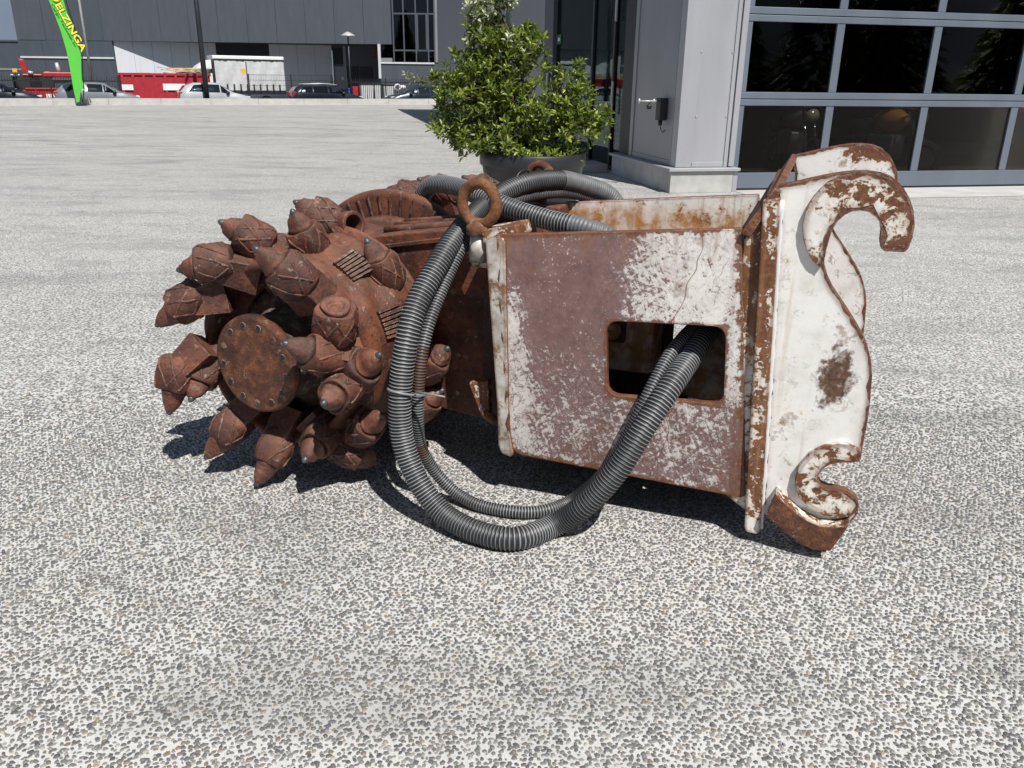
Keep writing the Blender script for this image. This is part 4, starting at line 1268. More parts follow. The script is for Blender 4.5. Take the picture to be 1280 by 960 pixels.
for i, l in enumerate(TEETH):
    v = [float(k) for k in l.split()]
    a, b = mpt(*v[:3]), mpt(*v[3:])
    L_ = (b - a)
    b = a + L_.normalized() * min(max(L_.length, .135), .165)
    tooth(a, b, worn=.38 if i == 13 else 0.0, R=.070 if i in (9, 13, 14) else .064)
# far drum
for l in """460 264 .70 430 254 .66|548 236 .92 521 223 .88|507 245 .80 475 241 .77|602 236 .98 577 220 .98""".split('|'):
    v = [float(k) for k in l.split()]
    a, b = mpt(*v[:3]), mpt(*v[3:]); tooth(b - (b - a).normalized() * .14, b, R=.062)
for k in range(11):                                           # the far side of the far drum
    ang = 150 + k * 24; h = .72 + .12 * (k % 3)
    if 45 < ang % 360 < 140: continue
    a = dr(h, ang, .40); b = dr(h + .05, ang + 17, .50)
    tooth(a, b, R=.058)
for h, ang in ((.15, 128), (.05, 160), (.14, 200), (.12, 240)):  # back of the near drum
    tooth(dr(h, ang, .40), dr(h - .03, ang + 17, .50), R=.062)
# sawn-off empty holder and ribbed hard-facing plates
a = mpt(424, 283, .30); b_ = a + V(.10, -.04, .02)
MB().lathe([(0, .045), (.0, .058), (.10, .056), (.10, .040), (.02, .038)], a, b_ - a, 16).build('empty_holder', M['rust_tooth'], cut, .003)
for h, ang, ln in ((.05, 58, .11), (.07, 20, .10)):
    r0 = .366 + max(h, 0) * .15 + .003
    q = MB()
    for s in range(7):
        a_ = dr(h - .05, ang - 9 + s * 2.6, r0 - .012); b_ = dr(h + .05, ang - 9 + s * 2.6, r0 + .024)
        q.bar(a_, b_, .012 if s % 2 else .009, .026, upv=(dr(h, ang, 1) - dr(h, ang, 0)))
    q.build('hard_facing', M['rust_tooth'], cut)
# --- lifting eyes
def eye(c, nrm, R, r, low, mat, nm='lifting_eye'):
    c = V(*c); nrm = V(*nrm).normalized(); ux = nrm.cross(V(0, 0, 1)).normalized(); uz = ux.cross(nrm)
    q = MB()
    pts = [c + ux * (R * math.cos(k * math.pi / 24)) + uz * (R * math.sin(k * math.pi / 24)) for k in range(49)]
    q.tube(pts, r, 14, cap=False)
    q.lathe([(-R - r * 1.75, r * 2.0), (-R - r * 1.7, r * 2.15), (-R - r * .35, r * 2.15), (-R - r * .3, r * 2.05), (-R + r * .3, r * 1.35)], c, uz, 24)
    q.jitter(30, .003)
    o = q.build(nm, M[mat], cut)
    MB().cyl(c + uz * (-R - r * 1.6), c + uz * (-R - r * 1.6 - low), r * 1.5, n=20).build('eye_stud', M['paint_post'], o)
    return o
eye(mpt(599, 255, .06), (-.22, -1, .04), .070, .0205, .10, 'rust_orange')
e2 = mpt(674, 224, .80)
eye(e2, (-.30, -1, .1), .060, .019, .14, 'rust_flange')
MB().box(e2.x - .09, e2.x + .12, .72, .87, e2.z - .32, e2.z - .10).build('eye_mount', M['rust_drum'], cut, .01)
# --- hoses
def hose(name, P, r, pitch=.0125, rust=(), sleeve=None, label=None):
    pts = catmull(P, pitch / 4)
    N_ = len(pts)
    L_ = [0.0]
    prof = (.90, .90, 1.0, .97)
    rads = [r * prof[i % 4] for i in range(N_)]
    def mi(i):
        f = i / N_
        if sleeve and sleeve[0] <= f <= sleeve[1]:
            return 3
        if i % 4 == 2:
            for a_, b_ in rust:
                if a_ <= f <= b_: return 2
            return 1
        return 0
    o = MB().tube(pts, rads, 18, mi=mi).build(name, [M['hose_black'], M['hose_wire'], M['hose_rust'], M['hose_grey']], cut)
    if label: o['label'] = label
    return o
A = [mpt(912, 385, .50), mpt(896, 398, .36), mpt(878, 424, .18), mpt(858, 454, .06), mpt(836, 486, -.05), mpt(804, 537, -.14), mpt(770, 590, -.19), mpt(733, 630, -.21), mgr(694, 656, .043), mgr(645, 673, .043), mgr(596, 665, .043), mpt(553, 641, -.31), mpt(521, 598, -.29), mpt(503, 548, -.27), mpt(500, 494, -.26), mpt(508, 428, -.23), mpt(522, 378, -.16), mpt(547, 332, -.05), mpt(567, 300, .06), mpt(590, 272, .22), mpt(618, 248, .42), mpt(655, 230, .58), mpt(700, 225, .78), mpt(740, 235, .94), mpt(764, 247, 1.02), mpt(778, 275, 1.04), mpt(782, 330, 1.0)]
hose('hydraulic_hose', A, .042, sleeve=(.85, 1.0), label='thick spiral-guarded hose looping down to the ground')
D = [mpt(905, 388, .42), mpt(885, 398, .30), mpt(863, 413, .18), mpt(839, 441, .06), mpt(819, 476, -.02), mpt(802, 510, -.06), mpt(780, 553, -.06), mpt(752, 594, -.05), mgr(716, 624, .034), mgr(682, 638, .026), mgr(645, 640, .026), mgr(600, 632, .026), mpt(570, 616, -.12), mpt(545, 591, -.13), mpt(526, 559, -.17), mpt(522, 525, -.20), mpt(523, 480, -.20), mpt(528, 437, -.18), mpt(540, 393, -.12), mpt(560, 345, -.02), mpt(580, 305, .08), mpt(604, 278, .26), mpt(632, 256, .46), mpt(664, 245, .62), mpt(704, 241, .80), mpt(738, 248, .94), mpt(760, 262, 1.0), mpt(768, 300, 1.0)]
hose('hydraulic_hose', D, .0235, .0105, rust=((.545, .585), (.475, .487)), label='thin hose running inside the thick loop')
Bp = [mpt(520, 275, .66), mpt(526, 248, .66), mpt(542, 231, .62), mpt(572, 234, .50), mpt(605, 247, .36), mpt(645, 263, .30), mpt(690, 276, .26), mpt(735, 286, .23), mpt(765, 300, .25), mpt(780, 330, .27)]
hose('hydraulic_hose', Bp, .038, .0135, sleeve=(.80, .93), label='hose running through the lifting eye into the bracket')
# cable tie holding the two hoses together
ct = MB()
p1, p2 = mpt(500, 489, -.26), mpt(518, 490, -.20)
c = (p1 + p2) / 2
ux = (p2 - p1).normalized(); uy = ux.cross(V(.05, .1, 1)).normalized()
pts = [c + ux * (.078 * math.cos(k * math.pi / 16)) + uy * (.052 * math.sin(k * math.pi / 16)) for k in range(33)]
ct.tube(pts, .0045, 6, cap=False)
ct.tube([mpt(520, 490, -.27), mpt(538, 493, -.29), mpt(556, 496, -.30)], [.005, .0042, .003], 6)
ct.build('cable_tie', M['tie'], cut)
for f in ((640, 236), ):
    c = mpt(655, 229, .58)
    pts = [c + V(.02 * math.cos(k * math.pi / 8), .052 * math.cos(k * math.pi / 8), .052 * math.sin(k * math.pi / 8)) for k in range(17)]
    MB().tube(pts, .005, 6, cap=False).build('cable_tie', M['plastic'], cut)
# ---------------------------------------------------------------- planter with shrub
PY = 8.5
pc = at_y(666, 190, PY)
PZ = pc.z
PC = V(pc.x, PY, 0)
def pxr(px): return px / FPX * (PY / _fw.y)             # rough pixel length to metres at the planter
pr_ = pxr(60)
pot = empty('planter', PC)
tag(pot, 'round dark grey plastic planter standing behind the cutter', 'planter')
MB().lathe([(0, pr_ * .74), (.02, pr_ * .78), (PZ * .55, pr_ * .88), (PZ - .13, pr_ * .955), (PZ - .12, pr_ * .99), (PZ - .11, pr_), (PZ - .01, pr_), (PZ, pr_ * .985), (PZ, pr_ * .93), (PZ - .08, pr_ * .90), (PZ - .10, .01)], (0, 0, 0), (0, 0, 1), 48).build('pot', M['pot'], pot)
MB().lathe([(PZ - .075, pr_ * .89), (PZ - .055, pr_ * .6), (PZ - .05, .01)], (0, 0, 0), (0, 0, 1), 24, wob=lambda j, t: .012 * math.sin(5 * t)).build('soil', M['soil'], pot)

shrub = empty('evergreen_shrub', PC + V(0, 0, PZ - .06))
tag(shrub, 'bushy glossy green shrub with pale top shoots growing in the grey planter', 'shrub')
SO = PC + V(0, 0, PZ - .06)
rs = random.Random(5)
class Leaves:
    def __init__(s): s.v, s.f = [], []
    def leaf(s, p, d, L, W, nrm):
        d = d.normalized(); x = d.cross(nrm)
        if x.length < 1e-3: x = d.orthogonal()
        x.normalize(); z = x.cross(d).normalized()
        o = len(s.v)
        fold = W * .35; cv = L * .12
        s.v += [tuple(p), tuple(p + d * L * .42 + x * W * .5 + z * fold), tuple(p + d * L * .42), tuple(p + d * L * .42 - x * W * .5 + z * fold), tuple(p + d * L - z * cv),
                tuple(p + d * L * .78 + x * W * .33 + z * (fold * .5 - cv * .5)), tuple(p + d * L * .78 - x * W * .33 + z * (fold * .5 - cv * .5))]
        s.f += [(o, o + 1, o + 2), (o, o + 2, o + 3), (o + 2, o + 1, o + 5, o + 4), (o + 2, o + 4, o + 6, o + 3)]
    def rosette(s, p, d, n, L, W):
        d = d.normalized(); x = d.orthogonal().normalized(); y = d.cross(x)
        for k in range(n):
            t = k * 2.4 + rs.random() * .6
            e = .25 + .75 * (1 - k / n)
            o_ = x * math.cos(t) + y * math.sin(t)
            ld = d * (1.15 - e) + o_ * e + V(0, 0, .12)
            s.leaf(p - d * .035 * (1 - k / n) * 1.5, ld, L * rs.uniform(.7, 1.15), W * rs.uniform(.8, 1.15), d + V(0, 0, .5))
    def build(s, name, mat, parent):
        me = bpy.data.meshes.new(name); me.from_pydata(s.v, [], s.f); me.materials.append(mat); me.update()
        me.polygons.foreach_set('use_smooth', [True] * len(me.polygons))
        o = bpy.data.objects.new(name, me); COL.objects.link(o); o.parent = parent; o['kind'] = 'stuff'
        return o
blobs = [  # px, py, radius px, depth offset, twigs, pale share
    (597, 118, 48, 0, 250, .02), (640, 140, 55, -.05, 330, .0), (625, 92, 48, .05, 260, .03), (612, 52, 34, .1, 140, .15), (612, 18, 32, .1, 150, .92), (628, -12, 28, .1, 100, .95),
    (650, 62, 28, .05, 70, .05), (668, 52, 16, 0, 26, .0), (565, 120, 30, 0, 80, .05), (556, 90, 18, 0, 26, .10), (585, 160, 36, -.1, 110, .0), (560, 150, 26, 0, 55, .0),
    (690, 140, 38, -.12, 120, .0), (728, 138, 32, -.15, 105, .02), (748, 156, 20, -.15, 48, .02), (715, 165, 30, -.2, 80, .0), (640, 172, 38, -.25, 100, .0), (690, 95, 18, .1, 16, .0),
    (722, 88, 15, .1, 18, .0), (732, 108, 13, .0, 14, .0), (675, 75, 14, .1, 14, .0), (575, 75, 12, .1, 12, .2), (600, 180, 26, -.2, 45, .0)]
lg, lp = Leaves(), Leaves()
ends = []
mpp = (PY / _fw.y) / FPX
for (px, py, r, dy, nt_, pale) in blobs:
    c = at_y(px, py - (9 if py > 160 else 3), PY + dy) - SO
    R = r * mpp
    subs = [V(rs.gauss(0, 1), rs.gauss(0, 1), rs.gauss(0, 1)).normalized() * R * rs.uniform(.35, .95) for _ in range(max(3, nt_ // 9))]
    nt_ = int(nt_ * .72)
    for k in range(nt_):
        u = V(rs.gauss(0, 1), rs.gauss(0, 1), rs.gauss(0, 1)).normalized()
        rad = R * (rs.random() ** .42) * rs.choice((1, 1, 1, 1.12))
        sb = rs.choice(subs)
        p = c + (sb + u * (R * .34 * rs.random() ** .5) if rs.random() < .82 else u * rad)
        d = (u * .8 + V(0, 0, .75) + V(rs.uniform(-.4, .4), rs.uniform(-.4, .4), 0))
        tgt = lp if rs.random() < pale else lg
        tgt.rosette(p, d, rs.randint(5, 8), .076, .031)
        if k % 9 == 0: ends.append(p)
# long stray shoot at the left
for k in range(8):
    t = k / 7
    p = at_y(505 + 42 * t, 92 + 18 * t + 3 * math.sin(k * 2), PY + .1) - SO
    (lp if k < 3 and k % 2 == 0 else lg).rosette(p, V(-1, 0, .7), 4, .07, .024)
ends.append(at_y(506, 94, PY + .1) - SO)
lg.build('foliage', M['leaf'], shrub)
o = lp.build('young_foliage', M['leaf_pale'], shrub); o['label'] = 'pale silvery young shoots at the top'
tk = MB(); stems = []
for k, (px, py) in enumerate(((655, 120), (625, 60), (690, 120), (600, 110), (622, 10))):
    tip = at_y(px, py, PY) - SO
    base = V(.06 * (k - 2), .02 * (k % 2), 0)
    pts = [base.lerp(tip, t) + V(.03 * math.sin(5 * t + k), .03 * math.cos(4 * t + k), .06 * math.sin(math.pi * t)) for t in [i / 8 for i in range(9)]]
    tk.tube(pts, [.022 * (1 - .75 * i / 8) for i in range(9)], 7); stems.append(pts)
for e in ends:
    st = min((p for S in stems for p in S[2:]), key=lambda p: (p - e).length + max(0, p.z - e.z) * 2)
    pts = [st.lerp(e, t) + V(0, 0, -.04 * math.sin(math.pi * t)) for t in (0, .25, .5, .75, 1)]
    tk.tube(pts, [.008, .007, .006, .005, .003], 5)
tk.build('trunk', M['bark'], shrub)
lw = Leaves()
for k in range(330):
    t = rs.uniform(0, 2 * math.pi); rr = pr_ * rs.uniform(.35, .98)
    p = V(rr * math.cos(t), rr * math.sin(t), rs.uniform(.0, .10))
    lw.rosette(p, V(math.cos(t) * .8, math.sin(t) * .8, .8), rs.randint(4, 6), .07, .024)
und = lw.build('ground_cover', M['leaf'], None)
und.location = SO
tag(und, 'low leafy ground cover spilling over the rim of the planter', 'ground cover')
# ---------------------------------------------------------------- street: flag, poles, vehicles, fence
def street_pt(px, back, z=-.36):
    """point behind the kerb seen at column px, 'back' metres beyond the kerb line"""
    d = ray(px, 112); d = V(d.x, d.y, 0)
    c = KA + kn * back
    k = (V(c.x, c.y, 0) - V(CPOS.x, CPOS.y, 0)).dot(kn) / d.dot(kn)
    p = V(CPOS.x, CPOS.y, 0) + d * k
    return V(p.x, p.y, z)
KANG = math.atan2(kd.y, kd.x)
# feather flag
fb = at_z(99, 132.6); FBY = fb.y
flag = empty('feather_flag', fb)
tag(flag, 'tall bright green feather flag with yellow lettering at the kerb', 'flag')
outl = [(96, 128), (92, 112), (88.5, 90), (83, 62), (76, 38), (67, 14), (58, -8), (52, -40), (52, -80), (58, -110), (66, -128), (74, -130), (78, -115), (78, -80), (76, -30), (79, 0), (86, 24), (93, 44), (98, 60), (101, 67), (101.5, 85), (102, 100), (104, 104), (103.6, 111), (101.2, 112), (100, 120), (99.5, 127)]
P_ = [at_y(x, y, FBY) - fb for x, y in outl]
q = MB()
poly = [(p.x, p.z) for p in P_]
q.prism(poly, -.012, .006, (), 0, 0, frame=lambda x, y, z: V(x, y + .03 * x, z))
q.build('banner', M['green'], flag)
pp = [at_y(x, y, FBY) - fb for x, y in ((102.2, 127.5), (103.6, 112), (102.2, 90), (101.2, 68), (97, 50), (90.5, 30), (84, 10), (79, -12), (77, -50), (79, -95), (76, -128), (68, -131))]
MB().tube(catmull([p + V(.03, .03, 0) for p in pp], .12), .028, 8).build('pole', M['pole_black'], flag)
MB().lathe([(0, .09), (.03, .09), (.05, .04), (.3, .035)], at_y(101.8, 129, FBY) - fb + V(0, .02, -.02), (0, 0, 1), 16).build('foot', M['pole_black'], flag)
def text(s, px, py, hpx, ang, mat, parent, base, lift, name, length_px, shear=0.0, bold=0.02):
    cu = bpy.data.curves.new(name, 'FONT'); cu.body = s; cu.size = 1.0; cu.extrude = .004; cu.shear = shear; cu.offset = bold
    to = bpy.data.objects.new(name, cu); COL.objects.link(to)
    dg = bpy.context.evaluated_depsgraph_get()
    me = bpy.data.meshes.new_from_object(to.evaluated_get(dg))
    COL.objects.unlink(to); bpy.data.objects.remove(to)
    xs_ = [v.co.x for v in me.vertices]; ys_ = [v.co.y for v in me.vertices]
    k = FBY / _fw.y / FPX
    sx = length_px * k / (max(xs_) - min(xs_)); sy = hpx * k / (max(ys_) - min(ys_))
    x0, y0 = min(xs_), min(ys_)
    o3 = at_y(px, py, FBY) - base
    ca, sa = math.cos(ang), math.sin(ang)
    for v in me.vertices:
        a_, b_ = (v.co.x - x0) * sx, (v.co.y - y0) * sy
        X, Z = o3.x + a_ * ca - b_ * sa, o3.z + a_ * sa + b_ * ca
        v.co = V(X, 0.03 * X - .012 - lift + v.co.z * .5, Z)
    me.materials.append(mat)
    o = bpy.data.objects.new(name, me); COL.objects.link(o); o.parent = parent
    return o
TA = RAD(-66.5)
text('ELZINGA', 68.3, 7.0, 8.4, TA, M['deepgreen'], flag, fb, .004, 'lettering_outline', 51.5, bold=.05)  # dark green printed outline behind the yellow letters
text('ELZINGA', 69.0, 6.5, 7.2, TA, M['yellow'], flag, fb, .010, 'lettering', 50.5)
text('Cargo Techniek bv', 63.2, 6.5, 3.4, TA, M['deepgreen'], flag, fb, .004, 'small_lettering', 46)
q = MB(); c = at_y(70.5, -4, FBY) - fb
q.tube([c + V(.19 * math.cos(t), -.04, .19 * math.sin(t)) for t in [RAD(-150 + k * 15) for k in range(15)]], .05, 6)
q.build('emblem', M['yellow'], flag)

# poles
def pole(px0, py0, h, r0, r1, mat, name, label, back, base_z=-.36):
    p = street_pt(px0, back, base_z)
    o = empty(name, p)
    tag(o, label, 'pole')
    MB().cyl((0, 0, 0), (0, 0, h), r0, r1, 12).build('mast', M[mat], o)
    MB().cyl((0, 0, 0), (0, 0, .06), r0 * 2.2, r0 * 2.0, 12).build('base_plate', M[mat], o)
    return o, p
flagp, _ = pole(116.5, 104, 13, .085, .06, 'galv', 'flagpole', 'slim pale flagpole behind the grey parked car', 7.5)
MB().lathe([(0, .09), (.08, .12), (.16, .06), (.2, .0)], (0, 0, 13), (0, 0, 1), 12).build('finial', M['galv'], flagp)
lampp, _ = pole(257.5, 112, 9.5, .15, .11, 'lamp_dark', 'street_lamp', 'thick dark lamp column in front of the silver car', .55)
lampp['category'] = 'lamp'
MB().bar((0, 0, 9.45), (0, -1.2, 9.6), .12, .09).build('lamp_head', M['lamp_dark'], lampp, .02)
lp0 = street_pt(438.5, 5.0)
sl2 = empty('street_lamp', lp0)
tag(sl2, 'small lamp post with disc head beside the red bin', 'lamp')
ztop = at_y(433, 45, lp0.y).z
MB().cyl((0, 0, 0), (0, 0, ztop + .36), .06, .045, 10).build('mast', M['lamp_dark'], sl2)
MB().lathe([(-.06, .10), (.0, .46), (.05, .44), (.24, .10), (.26, .0)], (0, 0, ztop + .36), (0, 0, 1), 20).build('lamp_head', M['galv'], sl2)

# parked cars
def car(px_mid, back, L_, H_, paint, label, flip=False, wagon=False, group='cars parked along the kerb', roofbars=False, cladding=False, dang=0.0):
    p = street_pt(px_mid, back)
    r = empty('parked_car', p, KANG + dang + (math.pi if flip else 0))
    tag(r, label, 'car', group)
    h = L_ / 2
    # (x, roof height, belt height, half width at belt, half width at top)
    if wagon:
        st = [(-h, .62, .60, .70, .66), (-h + .06, 1.0, .86, .80, .70), (-h + .32, H_ - .12, .93, .84, .62), (-h + .62, H_ - .02, .95, .86, .62), (-.2, H_, .95, .87, .62), (.35, H_ - .04, .94, .87, .62), (h - 1.75, H_ - .16, .93, .87, .60), (h - 1.12, .98, .92, .86, .72), (h - .45, .84, .80, .82, .72), (h - .1, .70, .66, .74, .66), (h, .50, .48, .66, .60)]
    else:
        st = [(-h, .66, .64, .70, .66), (-h + .05, 1.02, .90, .80, .68), (-h + .42, H_ - .16, .97, .85, .61), (-h + .85, H_ - .02, .97, .87, .61), (-.15, H_, .96, .87, .61), (.35, H_ - .05, .95, .87, .61), (h - 1.65, H_ - .2, .93, .87, .60), (h - 1.02, .98, .92, .86, .72), (h - .42, .84, .80, .82, .72), (h - .1, .70, .66, .74, .66), (h, .50, .48, .66, .60)]
    q = MB(); nr = []
    for (x, zt_, zb_, wb_, wt_) in st:
        ring = [(-wb_ * .93, .22), (-wb_, .50), (-wb_, zb_), (-wt_, zt_ - .03), (-wt_ * .75, zt_), (0, zt_ + .015), (wt_ * .75, zt_), (wt_, zt_ - .03), (wb_, zb_), (wb_, .50), (wb_ * .93, .22)]
        nr.append([V(x, y, max(z, .2)) for y, z in ring])
    vs = [v for R_ in nr for v in R_]; K = 11
    fs = []
    for i in range(len(nr) - 1):
        for k in range(K):
            a_, b_ = i * K + k, i * K + (k + 1) % K
            fs.append((a_, b_, b_ + K, a_ + K))
    fs += [tuple(reversed(range(K))), tuple((len(nr) - 1) * K + k for k in range(K))]
    q.add(vs, fs, 0, True)
    q.build('body', M[paint], r)
    def side(x, t, s, off=.012):
        for i in range(len(st) - 1):
            if st[i][0] <= x <= st[i + 1][0]:
                f = (x - st[i][0]) / (st[i + 1][0] - st[i][0]); S = [st[i][k] * (1 - f) + st[i + 1][k] * f for k in range(5)]
                break
        z = S[2] + (S[1] - .03 - S[2]) * t; y = S[3] + (S[4] - S[3]) * t
        return V(x, s * (y + off), z + off * .4)
    xw = h - 1.65
    cuts = [(-h + .50, -.62, .10, .88), (-.55, .18, .07, .90), (.25, xw - .02, .07, .86)]
    if wagon: cuts = [(-h + .36, -1.05, .12, .86), (-.98, -.12, .08, .90), (-.04, xw - .1, .08, .86)]
    for s in (-1, 1):
        for j, (a_, b_, t0_, t1_) in enumerate(cuts):
            q = MB()
            if j == 0: pts = [side(a_, .15, s), side(b_, t0_, s), side(b_, t1_, s), side(a_ + .34, t1_ * .95, s)]
            elif j == 2: pts = [side(a_, t0_, s), side(b_ + .40, .12, s), side(b_ - .05, t1_ * .92, s), side(a_, t1_, s)]
            else: pts = [side(a_, t0_, s), side(b_, t0_, s), side(b_, t1_, s), side(a_, t1_, s)]
            inn = [V(p_.x, p_.y - s * .02, p_.z) for p_ in pts]
            q.add(pts + inn, [(0, 1, 2, 3), (7, 6, 5, 4), (0, 4, 5, 1), (1, 5, 6, 2), (2, 6, 7, 3), (3, 7, 4, 0)])
            q.build('side_window', M['glass_car'], r)
            dk = MB(); dk.add([V(p_.x, p_.y - s * .022, p_.z) for p_ in pts], [(0, 1, 2, 3)]); dk.build('window_lining', M['plastic'], r)
        q = MB(); m_ = side(xw + .22, .10, s, .08); q.lathe([(-.09, .03), (-.05, .085), (.06, .08), (.1, .03)], m_, (1, 0, 0), 10); q.build('wing_mirror', M['plastic'], r)
        q = MB(); q.box(h - .42, h - .16, s * .60 - .14, s * .60 + .14, .66, .80); q.build('headlight', M['lens_clear'], r, .03)
        q = MB(); q.box(-h - .02, -h + .20, s * .70 - .10, s * .70 + .10, .78, 1.02 if not wagon else 1.05); q.build('tail_light', M['lens_red'], r, .03)
        for wx in (-h + .78, h - .84):
            q = MB(); q.lathe([(-.10, .20), (-.10, .30), (-.07, .325), (.07, .325), (.10, .30), (.10, .20)], (wx, s * .78, .325), (0, 1, 0), 24); wh = q.build('wheel', M['tyre'], r)
            q = MB(); q.lathe([(-.02, .21), (.02, .20), (.03, .06), (.04, .0)], (wx, s * .86, .325), (0, s, 0), 18); q.build('rim', M['rim'], wh)
    # windscreen and rear window
    i6, i7 = nr[6], nr[7]
    def sheet(a_, b_, name, t0_=.08, t1_=.92):
        q = MB(); L4 = []
        for t in (t0_, t1_):
            L4.append([a_[k].lerp(b_[k], t) + V(.02 if name == 'windscreen' else -.02, 0, .015) for k in (4, 5, 6)])
        q.add(L4[0] + L4[1], [(0, 1, 4, 3), (1, 2, 5, 4)]); q.build(name, M['glass_car'], r)
    sheet(nr[6], nr[7], 'windscreen'); sheet(nr[2], nr[1], 'rear_window')
    if roofbars:
        for s in (-1, 1):
            q = MB(); q.tube([V(-h + .7, s * .58, H_ + .02), V(-.3, s * .58, H_ + .07), V(.5, s * .58, H_ + .0)], .025, 6); q.build('roof_bar', M['galv'], r)
    if cladding:
        for s in (-1, 1):
            q = MB(); q.box(-h + .1, h - .15, s * .865 - .02, s * .865 + .02, .25, .62); q.build('sill_cladding', M['car_grey'], r, .02)
    return r
car(123, 2.2, 4.35, 1.48, 'car_grey', 'grey hatchback parked behind the green feather flag')
car(268, 2.0, 4.05, 1.52, 'car_silver', 'silver hatchback parked behind the thick dark lamp column', cladding=True)
car(408, 2.4, 4.5, 1.45, 'car_black', 'black estate car with roof rails parked near the lamp post', wagon=True, roofbars=True)
car(-4, 2.2, 4.4, 1.42, 'car_navy', 'navy car nosing in at the left edge of the picture')
car(521, 2.0, 4.3, 1.46, 'car_teal', 'dark teal car parked facing left beside the shrub', flip=True)

# curtain-sided truck
tp = street_pt(312, 6.0)
tr = empty('curtain_truck', tp, KANG)
tag(tr, 'white truck with grey curtain sides parked behind the silver car', 'truck')
def W_(px, back=6.0): return (street_pt(px, back) - tp).dot(kd)
x0, x1 = W_(270.5), W_(357)
zt_ = at_y(310, 70, tp.y).z + .36
q = MB(); q.box(x0, x1, 0, 2.4, 1.0, zt_ - .22); q.build('box_body', M['tarp'], tr, .02)
# rippled curtain with straps
cu = MB(); nx_ = 40; vs = []
for i in range(nx_ + 1):
    x = x0 + (x1 - x0) * i / nx_
    for k in range(7):
        z = 1.05 + (zt_ - .3 - 1.05) * k / 6
        vs.append((x, -.03 - .025 * math.sin(i * 1.9 + k * .8) - .02 * math.sin(i * .7 - k), z))
cu.add(vs, [(i * 7 + k, (i + 1) * 7 + k, (i + 1) * 7 + k + 1, i * 7 + k + 1) for i in range(nx_) for k in range(6)], 0, True)
cu.build('curtain', M['tarp'], tr)
q = MB(); q.box(x0 - .05, x1 + .02, -.06, 2.46, zt_ - .2, zt_); q.build('roof_rail', M['truck_white'], tr, .03)
q = MB(); q.box(x0, x1, -.045, -.02, zt_ - .29, zt_ - .205); q.build('curtain_rail', M['plastic'], tr)
q = MB(); q.box(x0, x1 + .02, -.04, 2.4, .80, 1.0); q.build('chassis', M['plastic'], tr)
for i in range(10):
    q = MB(); x = x0 + (x1 - x0) * (i + .7) / 10.6; q.box(x - .045, x + .045, -.11, -.085, 1.0, 1.42); q.build('strap', M['plastic'], tr)
q = MB(); q.box(x0 - .06, x0 + .03, -.055, .0, 1.0, zt_ - .3); q.build('corner_post', M['plastic'], tr)
cabx = x0 - .10
prof = [(cabx, .55), (cabx, 2.02), (cabx - .95, 2.02), (cabx - 1.25, 1.85), (cabx - 2.0, 1.08), (cabx - 2.3, .98), (cabx - 2.38, .5)]
MB().prism(prof, .12, 2.2).build('cab', M['truck_white'], tr, .05)
MB().prism([(cabx - .2, 1.1), (cabx - .2, 1.86), (cabx - 1.12, 1.86), (cabx - 1.75, 1.12)], .105, .115).build('cab_window', M['glass_car'], tr)
MB().prism([(cabx - .2, 1.1), (cabx - .2, 1.86), (cabx - 1.12, 1.86), (cabx - 1.75, 1.12)], .1165, .1185).build('window_lining', M['plastic'], tr)
MB().prism([(cabx - 1.30, 1.86), (cabx - 2.02, 1.12), (cabx - 2.1, 1.12), (cabx - 1.34, 1.90)], .3, 2.0).build('windscreen', M['glass_car'], tr)
MB().prism([(cabx, 2.3), (cabx, zt_ - .25), (cabx - .25, zt_ - .28), (cabx - .8, zt_ - .62), (cabx - 1.15, 2.10), (cabx - .95, 2.12)], .25, 2.05).build('air_deflector', M['truck_white'], tr, .06)
for wx in (cabx - 1.55, x1 - 1.2):
    q = MB(); q.lathe([(-.14, .2), (-.14, .36), (.14, .36), (.14, .2)], (wx, .22, .38), (0, 1, 0), 20); q.build('wheel', M['tyre'], tr)

# red skip with scrap timber
kp = street_pt(205, 5.0)
sk = empty('waste_skip', kp, KANG)
tag(sk, 'long red open waste skip full of scrap timber', 'skip')
def WS(px): return (street_pt(px, 5.0) - kp).dot(kd)
x0, x1 = WS(151), WS(263)
zt_ = at_y(200, 94.5, kp.y).z + .36
for nm, bxs in (('skip_wall', (x0, x1, 0, .08, .15, zt_)), ('skip_wall', (x0, x1, 2.3, 2.38, .15, zt_ + .05)), ('skip_wall', (x0, x0 + .08, .082, 2.298, .15, zt_)), ('skip_wall', (x1 - .08, x1, .082, 2.298, .15, zt_)), ('skip_floor', (x0 + .08, x1 - .08, .083, 2.297, .1, .2)), ('top_rail', (x0 - .05, x1 + .05, -.07, .10, zt_ + .003, zt_ + .14))):
    q = MB(); q.box(*bxs); q.build(nm, M['red'], sk, .01)
for i in range(9):
    x = x0 + .15 + (x1 - x0 - .3) * i / 8
    q = MB(); q.box(x - .07, x + .07, -.065, -.003, .15, zt_ - .003); q.build('rib', M['red'], sk, .01)
for px, w_, h_ in ((159.5, .32, .24), (218, .62, .30)):
    x = WS(px); q = MB(); z = at_y(px, 108.5, kp.y).z + .36; q.box(x - w_, x + w_, -.075, -.067, z - h_ / 2 - .05, z + h_ / 2 + .02); q.build('label_plate', M['sign_white'], sk)
tm = random.Random(3)
def board(px, z, ln, rz, parent_label):
    o = V(*street_pt(px, 6.0)); o.z = z
    b_ = MB(); b_.box(-ln / 2, ln / 2, -.12, .12, 0, .05)
    ob = b_.build('scrap_board', M['wood'], None, .005)
    ob.location = o; ob.rotation_euler = (tm.uniform(-.15, .15), tm.uniform(-.12, .12), KANG + rz)
    tag(ob, parent_label, 'board', 'timber in the waste skip')
WHERE = ('lowest', 'second lowest', 'third lowest', 'middle', 'third highest', 'second highest', 'topmost')
